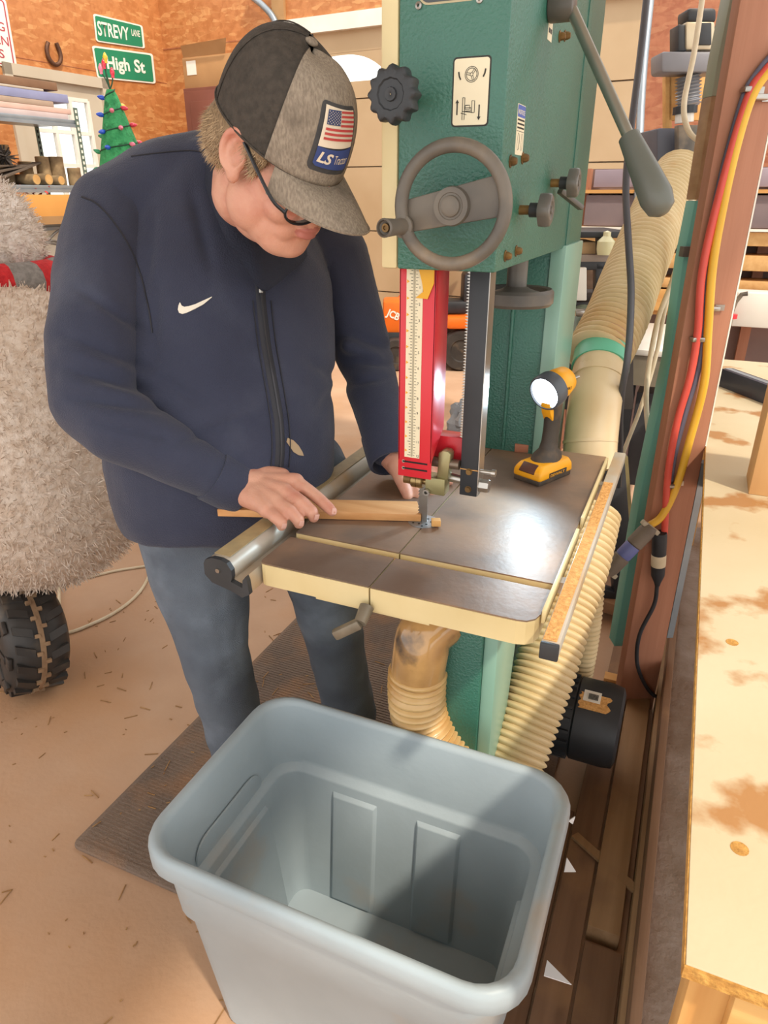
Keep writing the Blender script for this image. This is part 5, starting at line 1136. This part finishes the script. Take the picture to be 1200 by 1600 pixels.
JK = link('jacket', jme, M_navy, MAN)
sleeves = []
for m_, cw, cd_ in ((sr_, pd(352, 751, 1.343), pd(335, 742, 1.33)), (sl_, pd(606, 700, 1.499), pd(602, 685, 1.51))):
    sm_ = remesh(m_, .0075, 6); wrinkle(sm_, .008, jfold); so_ = link('sleeve', sm_, M_navy, JK); sleeves.append(sm_)
    d_ = (cw-cd_).normalized(); c0_ = cw-d_*.030; r0 = .0535 if m_ is sr_ else .050
    MB().lathe([(r0-.006, -.004), (r0+.0015, -.003), (r0+.001, .03), (r0-.0005, .066), (r0-.003, .0695), (r0-.008, .069), (r0-.008, .03)], c0_, d_, n=32).build('cuff', M_navy, so_, smooth=50)
_v, _f = [], []
for m_ in [jme]+sleeves:
    o_ = len(_v); _v += [v.co.copy() for v in m_.vertices]; _f += [tuple(i+o_ for i in p.vertices) for p in m_.polygons]
jbv = BVHTree.FromPolygons(_v, _f)
def onj(x, y, off=.0012):
    r = ray(x, y).normalized(); h = jbv.ray_cast(CAM, r)
    if h[0] is None: return CAM+r*1.4, -r
    n_ = h[1] if h[1].dot(r) < 0 else -h[1]
    return h[0]+n_*off, n_
def decal(pts, name, mat, par, off=.0015, th=.0012):
    P = [onj(x, y, off) for x, y in pts]; k = len(P); c_ = sum((p for p, n_ in P), Vector())/k; nn = sum((n_ for p, n_ in P), Vector())/k
    V = [p for p, n_ in P]+[c_+nn*0]; V2 = [v+nn*th for v in V]
    return MB().add(V+V2, [(i, (i+1) % k, k) for i in range(k)]+[(k+1+(i+1) % k, k+1+i, 2*k+1) for i in range(k)]+[(i, k+1+i, k+1+(i+1) % k, (i+1) % k) for i in range(k)]).build(name, mat, par)
# chest emblem: a curved tick, wide at the left and drawn to a point at the right
up_e = [(281, 473), (279, 478), (278, 484), (280, 489), (285, 491), (292, 489), (305, 483), (318, 476), (331, 465)]
lo_e = [(331, 464), (318, 470), (305, 476), (295, 479), (288, 480), (284, 478), (282, 474)]
EMB = MB(); Pu = [onj(x, y, .002) for x, y in up_e]; Pl = [onj(x, y, .002) for x, y in lo_e[::-1]]
import bisect
def samp(P, t):
    f = t*(len(P)-1); i = min(int(f), len(P)-2); return P[i][0]+(P[i+1][0]-P[i][0])*(f-i)
rows = [[samp(Pu, i/24), samp(Pl, i/24)] for i in range(25)]
o = EMB.grid(rows).build('chest_emblem', pm('emblem_white', 'e9e4d4', 'e0dac8', rough=.5), JK)
sm = o.modifiers.new('thick', 'SOLIDIFY'); sm.thickness = .0012; sm.offset = 1
# zip
zp_ = [(406, 440), (408, 470), (411, 500), (416, 540), (423, 580), (430, 620), (436, 660), (438, 700), (436, 730)]
def strip(pts, w_, name, mat, par, off=.002, k=6):
    C_ = [onj(x, y, off) for x, y in [(p.x, p.y) for p in spline([Vector((a, b_, 0)) for a, b_ in pts], k)]]; rows = []
    for i, (p, n_) in enumerate(C_):
        d = (C_[min(i+1, len(C_)-1)][0]-C_[max(i-1, 0)][0]).normalized(); s_ = d.cross(n_).normalized(); rows.append([p-s_*w_-n_*.002, p-s_*w_*.6+n_*.0015, p+s_*w_*.6+n_*.0015, p+s_*w_-n_*.002])
    return MB().grid(rows).build(name, mat, par, smooth=60)
M_zip = pm('zip_tape', '24252b', '2b2c33', rough=.6)
ZP = strip(zp_, .010, 'zip', M_zip, JK)
strip([(x, y) for x, y in zp_], .0028, 'zip_teeth', pm('zip_teeth', '3c3d42', '46474c', rough=.35, metal=.4), ZP, off=.0042)
strip([(x-13, y) for x, y in zp_[1:]], .0012, 'zip_seam', M_zip, JK, off=.001); strip([(x+15, y) for x, y in zp_[1:]], .0012, 'zip_seam', M_zip, JK, off=.001)
q, n_ = onj(406, 452, .004); MB().obox(q, RT*.004, UP*.009, n_*.0025).build('zip_pull', M_steel, ZP, bevel=.001); MB().obox(q-UP*.014, RT*.003, UP*.007, n_*.001).build('zip_tab', M_steel, ZP)
strip([(128, 308), (150, 318), (172, 340), (196, 375), (215, 415), (230, 470), (238, 520)], .0016, 'sleeve_seam', M_zip, JK, off=.0006)
strip([(205, 245), (262, 238), (300, 236), (326, 240)], .0012, 'yoke_seam', M_zip, JK, off=.0006)
for pts in ([(449, 684), (458, 688), (466, 696), (472, 706), (474, 712), (466, 711), (458, 706), (452, 697), (447, 690)],):
    decal(pts, 'sawdust_smear', pm('smear_dust', 'b39c7e', 'a38c6e', rough=.9), JK, .001, .0006)
# stand-up collar
loopc = [pd(338, 205, 1.47), pd(330, 232, 1.37), pd(337, 285, 1.29), pd(354, 342, 1.25), pd(384, 398, 1.25), pd(410, 428, 1.265), pd(440, 405, 1.33), pd(468, 360, 1.42), pd(455, 300, 1.50), pd(400, 235, 1.53)]
lc = spline(loopc+[loopc[0]], 6); rows = []
cc = sum(loopc, Vector())/len(loopc); cup = (pd(360, 180, 1.36)-pd(372, 300, 1.39)).normalized()
for i, p in enumerate(lc):
    o_ = (p-cc); o_ = (o_-cup*o_.dot(cup)).normalized(); rows.append([p-cup*.030+o_*.020, p-cup*.01+o_*.014, p+cup*.036+o_*.008, p+cup*.045+o_*.002, p+cup*.040-o_*.004, p-cup*.03-o_*.002])
MB().grid(rows).build('collar', pm('collar_knit', '222736', '282d3e', scale=5, rough=.9, bump=.4, bscale=300), JK, smooth=70)
decal([(388, 405), (412, 398), (418, 430), (408, 446), (396, 432)], 'shirt_front', pm('black_shirt', '1b1c20', '202126', rough=.9), MAN, -.003, .001)

# ---- jeans and shoes
def cf(X, Y, Z): return RT*X+FH*Y+UZ*Z
HRt, KRt, ARt = cf(-.445, 1.47, .90), cf(-.425, 1.44, .50), cf(-.385, 1.46, .10)
HLf, KLf, ALf = cf(-.215, 1.56, .90), cf(-.155, 1.62, .50), cf(-.105, 1.68, .10)
jn = MB(); chain(jn, [(cf(-.40, 1.49, .93), .15), (cf(-.28, 1.54, .93), .15)])
chain(jn, [(HRt, .135), (cf(-.44, 1.45, .72), .118), (KRt, .088), (cf(-.405, 1.45, .3), .080), (ARt, .078), (cf(-.383, 1.46, .06), .078)])
chain(jn, [(HLf, .135), (cf(-.185, 1.60, .72), .112), (KLf, .088), (cf(-.13, 1.65, .3), .080), (ALf, .078), (cf(-.10, 1.68, .06), .078)])
nme = remesh(jn, .009, 6)
wrinkle(nme, .006, lambda p: .8*mnoise.noise(Vector((p.x*7, p.y*7, p.z*16)))+.5*mnoise.noise(p*20))
JN = link('jeans', nme, M_jean, MAN)
nbv = BVHTree.FromPolygons([v.co.copy() for v in nme.vertices], [tuple(p.vertices) for p in nme.polygons])
def jseam(pts, name):
    old = jbv; C_ = []
    for x, y in pts:
        r = ray(x, y).normalized(); h = nbv.ray_cast(CAM, r)
        if h[0] is not None: C_.append((h[0]-r*.001))
    if len(C_) > 2: MB().tube(C_, .0018, 5).build(name, pm('denim_seam', '31405a', '2b3950', rough=.9), JN)
jseam([(214, 870), (235, 925), (262, 985), (290, 1050), (315, 1110)], 'side_seam'); jseam([(455, 940), (470, 990), (490, 1050), (505, 1090)], 'side_seam')
for c_, d in ((ARt, (.5, -.85)), (ALf, (.72, -.69))):
    f_ = (RT*d[0]+FH*d[1]).normalized(); s_ = Vector((-f_.y, f_.x, 0)); rings = []
    for t, w_, h_ in ((-.09, .02, .05), (-.08, .036, .085), (-.02, .042, .10), (.05, .044, .085), (.12, .046, .06), (.17, .038, .045), (.19, .016, .03)):
        b_ = Vector((c_.x, c_.y, .0152))+f_*t; rings.append([b_+s_*w_*math.cos(a)+UZ*(h_*.5+h_*.5*math.sin(a)) for a in [2*PI*j/14 for j in range(14)]])
    MB().loft(rings).build('shoe', pm('work_boot', '4a3a2c', '554434', scale=10, rough=.7), MAN, smooth=60)

# ---- body: one continuous skin (head, neck, arms, hands, torso, legs)
HS = 1.04; HCn = pd(432, 243, 1.085)
def scr(v): return RT*v[0]+UP*v[1]-FW*v[2]
hf = scr((.69, -.69, .21)).normalized(); hu = scr((.42, .63, .65)); hu = (hu-hf*hu.dot(hf)).normalized(); he = hf.cross(hu)   # forward, up, his right side
HM = Matrix((he, hf, hu)).transposed()
def hp(x, y, z): return HCn+HM @ (Vector((x, y, z))*HS)
body = MB()
def he_(c, r): body.ell(hp(*c), r[0]*HS, r[1]*HS, r[2]*HS, M=HM, n=28, m=18)
he_((0, -.012, .045), (.076, .096, .094)); he_((0, .040, -.020), (.066, .066, .085)); he_((0, .040, -.075), (.060, .056, .048))
for s_ in (-1, 1):
    he_((s_*.047, .018, -.062), (.027, .042, .042)); he_((s_*.040, .070, -.034), (.028, .028, .026)); he_((s_*.050, .050, -.008), (.020, .028, .024))
    he_((s_*.026, .078, -.062), (.022, .020, .024))
he_((0, .074, -.094), (.034, .028, .024)); he_((0, .058, -.088), (.050, .042, .036)); he_((0, .078, .012), (.052, .018, .014))
capsule(body, hp(0, .100, .012), .010*HS, hp(0, .121, -.022), .0135*HS); he_((0, .121, -.024), (.015, .013, .012))
for s_ in (-1, 1): he_((s_*.012, .110, -.027), (.009, .011, .008))
he_((0, .099, -.052), (.025, .014, .0065)); he_((0, .098, -.064), (.022, .014, .007)); he_((0, .100, -.044), (.012, .01, .008))
# ears with a raised rim
for s_ in (-1, 1):
    he_((s_*.078, .0, .0), (.011, .017, .025)); pts = []
    for k in range(15):
        a = -2.3+k*(4.6/14); pts.append(hp(s_*(.0835+.004*math.cos(a)), -.004-.0185*math.cos(a)*1.0, .004+.027*math.sin(a)))
    body.tube(pts, .0062*HS, 8)
    he_((s_*.081, .003, -.026), (.008, .012, .014))
chain(body, [(hp(0, -.022, -.03), .064), (hp(0, -.034, -.085), .054), (pd(378, 280, 1.34), .056), (nkb-spn*.03, .07)])
he_((.0, .012, -.095), (.05, .05, .035))
torso(body, .035)
ax_in = lambda pts, g: [(p, max(r-g, .02)) for p, r in pts]
chain(body, [(SR, .05), (ER, .042), (WR, .033)]); chain(body, [(SL, .048), (EL, .04), (WLf, .031)]); chain(body, [(nkb-spn*.03, .05), (SR, .05)]); chain(body, [(nkb-spn*.03, .05), (SL, .05)])
for a, b_, c_ in ((HRt, KRt, ARt), (HLf, KLf, ALf)): chain(body, [(a, .085), (b_, .055), (c_, .04)]); chain(body, [(c_, .04), (c_-UZ*.05+RT*.04-FH*.05, .03)])
chain(body, [(HRt, .085), (HLf, .085)])
# right hand, resting on the board
def finger(pts): chain(body, [(pd(x, y, D), r) for x, y, D, r in pts], 12)
chain(body, [(pd(335, 744, 1.338), .036), (pd(372, 752, 1.346), .034), (pd(400, 757, 1.345), .031)])
for tx, ty, tD in ((462, 752, 1.335), (446, 768, 1.315), (432, 784, 1.298), (418, 797, 1.283)): chain(body, [(pd(385, 756, 1.35), .027), (pd(tx, ty, tD), .0165)])
chain(body, [(pd(400, 742, 1.358), .023), (pd(440, 745, 1.35), .018)]); chain(body, [(pd(378, 770, 1.338), .025), (pd(412, 788, 1.298), .019)])
finger([(460, 752, 1.335, .0150), (484, 768, 1.318, .0128), (500, 781, 1.306, .0122), (514, 794, 1.297, .0112), (519, 799, 1.294, .0098)])
finger([(446, 768, 1.314, .0150), (472, 786, 1.290, .0135), (487, 800, 1.284, .0125), (490, 808, 1.289, .0108)])
finger([(432, 784, 1.297, .0142), (454, 799, 1.275, .0130), (466, 812, 1.272, .0120), (467, 818, 1.277, .0105)])
finger([(418, 797, 1.282, .0130), (430, 808, 1.266, .0118), (440, 817, 1.264, .0108), (440, 822, 1.268, .0095)])
finger([(395, 750, 1.37, .0165), (425, 752, 1.385, .0145), (452, 768, 1.385, .0125), (468, 782, 1.375, .0105)])     # thumb behind the board
# left hand beyond the guard, pressing the far edge
chain(body, [(pd(604, 690, 1.50), .032), (pd(612, 712, 1.49), .030), (pd(626, 728, 1.475), .029)])
for tx, ty, tD in ((632, 748, 1.455), (652, 740, 1.47), (664, 734, 1.485), (672, 726, 1.50)): chain(body, [(pd(618, 715, 1.49), .027), (pd(tx, ty, tD), .0165)])
finger([(618, 728, 1.465, .0175), (626, 748, 1.445, .0145), (634, 766, 1.432, .0128), (637, 776, 1.428, .0108)])
finger([(634, 748, 1.455, .0145), (650, 764, 1.44, .0128), (655, 776, 1.435, .0115)]); finger([(652, 742, 1.47, .0142), (672, 760, 1.455, .0125), (676, 773, 1.45, .0112)])
finger([(664, 735, 1.485, .0138), (686, 752, 1.47, .0120), (692, 765, 1.465, .0108)]); finger([(672, 727, 1.50, .0125), (694, 742, 1.49, .0108), (702, 752, 1.485, .0098)])
bme = remesh(body, .0031, 4, .5)
HMi = HM.inverted()
for v in bme.vertices:          # hollow of each ear
    q = HMi @ (v.co-HCn)/HS
    if abs(q.x) > .072:
        e2 = ((q.y-.003)/.0115)**2+((q.z-.004)/.018)**2
        if e2 < 1: v.co -= he*math.copysign(.013*HS*(1-e2)**.6, q.x)
bme.update()
BD = link('body', bme, M_skin, MAN)
bme.materials.append(pm('lip', 'bd7a6e', 'b26f64', rough=.45))
for f_ in bme.polygons:
    q = HMi @ (f_.center-HCn)/HS
    if q.y > .085 and (q.x/.026)**2+((q.z+.058)/.0115)**2 < 1: f_.material_index = 1
# lips colour as part of the face, brows, eyes
M_lip = pm('lip', 'b8625a', 'ad5850', rough=.5)
for s_ in (-1, 1):
    ey = MB().ell(hp(s_*.031, .083, .002), .0125*HS, .0125*HS, .0125*HS).build('eye', pm('eye_white', 'e8e0d8', rough=.2), MAN, smooth=60)
    MB().ell(hp(s_*.031, .094, -.001), .005*HS, .0025*HS, .005*HS, M=HM).build('iris', pm('iris', '4a5a66', rough=.2), ey, smooth=60)
# nails of the right hand
for x, y, D, n_ in ((522, 799, 1.287, (.55, -.2, .8)), (495, 808, 1.277, (.5, -.5, .7)), (471, 818, 1.265, (.5, -.5, .7)), (444, 822, 1.258, (.5, -.5, .7))):
    nn = scr(n_).normalized(); s_ = nn.cross(UP).normalized(); MB().obox(pd(x, y, D), s_*.0045, s_.cross(nn)*.0055, nn*.0008).build('nail', pm('nail', 'd8a898', rough=.35), BD, bevel=.0006)

# ---- hair: short grey-blond around the back and sides
hr_ = MB()
for c_, r in (((0, -.030, .022), (.083, .086, .055)), ((.045, -.055, .0), (.038, .045, .05)), ((-.045, -.055, .0), (.038, .045, .05)), ((0, -.07, -.01), (.055, .04, .05)), ((.068, .022, .025), (.014, .026, .028)), ((-.068, .022, .025), (.014, .026, .028)), ((.070, .026, .002), (.008, .012, .02))):
    hr_.ell(hp(*c_), r[0]*HS, r[1]*HS, r[2]*HS, M=HM)
hme = remesh(hr_, .004, 4)
M_hair = pm('hair_grey_blond', 'a58a68', '7d664a', scale=8, stretch=(60, 60, 12), rough=.6, bump=.9, bscale=6, lo=.35, hi=.65)
HAIR = link('hair', hme, M_hair, MAN)
hv = [v.co.copy() for v in hme.vertices]; hn = [v.normal.copy() for v in hme.vertices]; st_ = MB()
hdown = (-hu*.75-hf*.35).normalized()
for k in rng.choice(len(hv), min(5200, len(hv)), replace=False):
    p, n_ = hv[k], hn[k]
    if (HMi @ (p-HCn)/HS).z > .022: continue
    d = (hdown+n_*.45+Vector(rng.normal(size=3))*.22).normalized(); s_ = d.cross(n_).normalized()*.0006; l = .012*rng.uniform(.6, 1.3)
    st_.add([p-s_, p+s_, p+d*l+n_*.0008], [(0, 1, 2)])
sme = bpy.data.meshes.new('hair_strands'); sme.from_pydata(st_.v, [], st_.f); so = link('hair_strands', sme, pm('hair_strand', 'b59a76', '8a7152', scale=60, rough=.5), HAIR); so['kind'] = 'stuff'

# ---- cap
M_heather = pm('heather_grey', '7f7365', '9a8d7c', scale=5, stretch=(70, 70, 22), rough=.9, bump=.3, bscale=12, c3='5d5348', s3=14, t3=(.55, .75))
M_mesh = pm('cap_mesh', '3a352f', '48413a', scale=90, rough=.9, bump=.5, bscale=160, c3='5a4f43', s3=10, t3=(.62, .85))
CZ, CA_, CB_, CHt = .030, .0875, .110, .125
def crown(a, t, off=0):      # a: 0 = front, around; t: 0 rim .. 1 top
    ca, sa = math.cos(a), math.sin(a); e = 2.25; ph_ = t*PI/2
    rr = math.cos(ph_)**(2/2.6); zz_ = math.sin(ph_)**(2/2.3)
    tall = 1+.10*max(0, ca)*math.sin(PI*min(1, t*1.15))            # high front panel
    x = CA_*sa*rr; y = -.006+CB_*ca*rr*(1+.05*max(0, ca)*math.sin(PI*t)); z = CZ-.012*ca+CHt*zz_*tall*(1 if ca > 0 else 1-.03*abs(ca))
    p = Vector((x, y, z))
    if off: p += (Vector((x/CA_**2, y/CB_**2, max(z-CZ, .0)/CHt**2)).normalized())*off
    return hp(*p)
def crown_part(a0, a1, t0, t1, na, nt_, name, mat, par, off=0):
    rows = [[crown(a0+(a1-a0)*i/na, t0+(t1-t0)*j/nt_, off) for j in range(nt_+1)] for i in range(na+1)]
    return MB().grid(rows).build(name, mat, par, smooth=70)
AF_ = math.radians(62)
CP = crown_part(-AF_, AF_, 0, .985, 90, 50, 'cap', M_heather, MAN, .0008)
sm = CP.modifiers.new('thick', 'SOLIDIFY'); sm.thickness = .002; sm.offset = -1
CM = crown_part(AF_-.02, 2*PI-AF_+.02, 0, .985, 60, 22, 'mesh_panel', M_mesh, CP)
for a in (AF_, -AF_, PI, 0.0, 2.2, -2.2):
    MB().tube([crown(a, t/20*.985, .0012) for t in range(21)], .0011, 5).build('panel_seam', M_mesh if abs(a) > .1 else M_heather, CP)
MB().tube([crown(2*PI*i/60, 0, .0012) for i in range(61)], .0016, 6).build('sweat_band', M_mesh, CP)
MB().ell(hp(0, -.006, CZ+CHt*1.0+.002), .010, .010, .005, M=HM).build('cap_button', M_heather, CP, smooth=60)
q = crown(.42, .52, .001); MB().lathe([(.0012, .0006), (.0028, .001), (.0034, 0)], q, (q-hp(0, 0, .05)).normalized(), n=14).build('eyelet', M_mesh, CP)
# curved brim
rows_t, rows_b = [], []
for i in range(41):
    s_ = -1+2*i/40; a = s_*math.radians(53); rt_, rb_ = [], []
    p0 = Vector((CA_*math.sin(a), -.006+CB_*math.cos(a), CZ-.012*math.cos(a)))
    ln = .084*(1-abs(s_)**2.3)**.72+.002
    for j in range(13):
        t = j/12; x = p0.x*(1+.10*t*(1-abs(s_)*.6)); y = p0.y+ln*t; 
        z = p0.z-.020*t*(.55+.45*t) - .026*(x/.085)**2*t*1.0 + .003*math.sin(PI*t)
        rt_.append(hp(x, y, z)); rb_.append(hp(x, y, z-.003))
    rows_t.append(rt_); rows_b.append(rb_)
mb = MB(); mb.grid(rows_t); mb.grid(rows_b)
edge = [r[-1] for r in rows_t]; edgeb = [r[-1] for r in rows_b]; mb.grid([edge, edgeb])
BR = mb.build('brim', M_heather, CP, smooth=60)
MB().tube(edge, .0014, 6).build('brim_edge', M_heather, BR)
# patch on the front panel
pa, pz0, pz1 = .29, .07, .50
def pm_(u, v, off=.002): return crown(-.27+.60*(u-.5)*1.0*1.02*0-(u-.5)*-.0-(u-.5)*.0-.0+0, 0) if False else crown(PA0-(u-.5)*.80, pz0+(pz1-pz0)*v, off)
PA0 = .15
def patch_poly(pts, name, mat, par, off):
    k = len(pts); c_ = (sum(p[0] for p in pts)/k, sum(p[1] for p in pts)/k)
    V = [pm_(u, v, off) for u, v in pts]; rings = [V]
    for f in (.85, .7, .55, .4, .25, .12): rings.append([pm_(c_[0]+(u-c_[0])*f, c_[1]+(v-c_[1])*f, off) for u, v in pts])
    mb = MB(); mb.loft(rings, cap=False); n0 = len(mb.v); mb.v.append(tuple(pm_(*c_, off))); mb.f += [(6*k+i, 6*k+(i+1) % k, n0) for i in range(k)]
    return mb.build(name, mat, par, smooth=60)
def dense(pts, m=6): 
    out = []
    for i in range(len(pts)):
        a, b_ = pts[i], pts[(i+1) % len(pts)]; out += [(a[0]+(b_[0]-a[0])*j/m, a[1]+(b_[1]-a[1])*j/m) for j in range(m)]
    return out
PT = patch_poly(dense(rrect(0, 1, 0, 1, .1, 4), 4), 'patch', pm('patch_edge', '3b3a3a', '454444', scale=80, rough=.8), CP, .0034)
patch_poly(dense([(.09, .33), (.91, .40), (.91, .93), (.09, .93)], 12), 'patch_field', pm('patch_cream', 'e2d3bb', 'dccdb4', rough=.7), PT, .0046)
patch_poly(dense([(.09, .10), (.15, .07), (.85, .07), (.91, .10), (.91, .40), (.70, .36), (.5, .34), (.3, .33), (.09, .33)], 5), 'patch_base', pm('patch_blue', '34457a', '3a4c84', rough=.6), PT, .0050)
def wave(u): return .02*math.sin((u-.15)*4.2-.6)+.02*(u-.5)
M_fr, M_fb2 = pm('flag_red', 'b8433f', 'b03d3a', rough=.7), pm('flag_blue', '3a4466', '424c70', rough=.7)
for k in range(7):
    v0 = .455+k*.0655; u0 = .15 if k < 3 else .47; rows = [[pm_(u, v0+wave(u), .0060), pm_(u, v0+.034+wave(u), .0060)] for u in [u0+(.87-u0)*i/10 for i in range(11)]]
    MB().grid(rows).build('flag_stripe', M_fr, PT)
rows = [[pm_(u, .665+wave(u), .0060), pm_(u, .885+wave(u), .0060)] for u in [.15+.31*i/6 for i in range(7)]]
cn = MB().grid(rows).build('flag_canton', M_fb2, PT)
stars = MB()
for i in range(9):
    for j in range(9):
        if (i+j) % 2 == 0:
            u, v = .175+i*.0325, .685+j*.0215; v += wave(u); e = .009; stars.add([pm_(u-e, v, .0066), pm_(u, v-e, .0066), pm_(u+e, v, .0066), pm_(u, v+e, .0066)], [(0, 1, 2, 3)])
so = stars.build('flag_stars', MATS['patch_cream'], cn); so['kind'] = 'stuff'
def patch_text(txt, u0, u1, v0, v1, shear, bold, sl=0):
    me = text_mesh(txt, 1, 0, None, shear, bold); co = [v.co.copy() for v in me.vertices]; xs = [c.x for c in co]; ys = [c.y for c in co]
    for v, c in zip(me.vertices, co):
        a = (c.x-min(xs))/(max(xs)-min(xs)); b_ = (c.y-min(ys))/(max(ys)-min(ys)); v.co = pm_(u0+(u1-u0)*a, v0+(v1-v0)*b_+sl*a, .0060)
    link('lettering', me, MATS['patch_cream'], PT)
patch_text('LS', .14, .46, .13, .28, .25, .03); patch_text('Tractor', .50, .84, .15, .27, 0, .0, .02)

# ---- glasses
M_fr2 = pm('frame_black', '1b1c1f', '222326', rough=.35)
GL = MB()
ga, gb = hp(.082, -.002, .026), hp(.067, .1005, -.024)
GLS = MB().tube(spline([hp(.080, -.018, .012), ga, hp(.0825, .045, .004), hp(.0785, .082, -.016), gb], 6), .0028, 6).build('glasses', M_fr2, MAN)
gc, gd = hp(-.082, -.002, .026), hp(-.067, .1005, -.024)
MB().tube(spline([hp(-.080, -.018, .012), gc, hp(-.0825, .045, .004), hp(-.0785, .082, -.016), gd], 6), .0028, 6).build('temple', M_fr2, GLS)
for s_ in (-1, 1):
    P = [hp(s_*.036+.030*math.cos(2*PI*k/24), .112-abs(s_*.036+.030*math.cos(2*PI*k/24))*.18, -.022+.019*math.sin(2*PI*k/24)) for k in range(25)]
    rm = MB().tube(P, .0022, 6).build('rim', M_fr2, GLS)
    MB().add(P[:-1], [tuple(range(24))]).build('lens', pm('lens_glass', 'f2f6f6', rough=.02, trans=1, ior=1.3), rm)
MB().tube([hp(.007, .114, -.018), hp(0, .118, -.016), hp(-.007, .114, -.018)], .0024, 6).build('bridge', M_fr2, GLS)
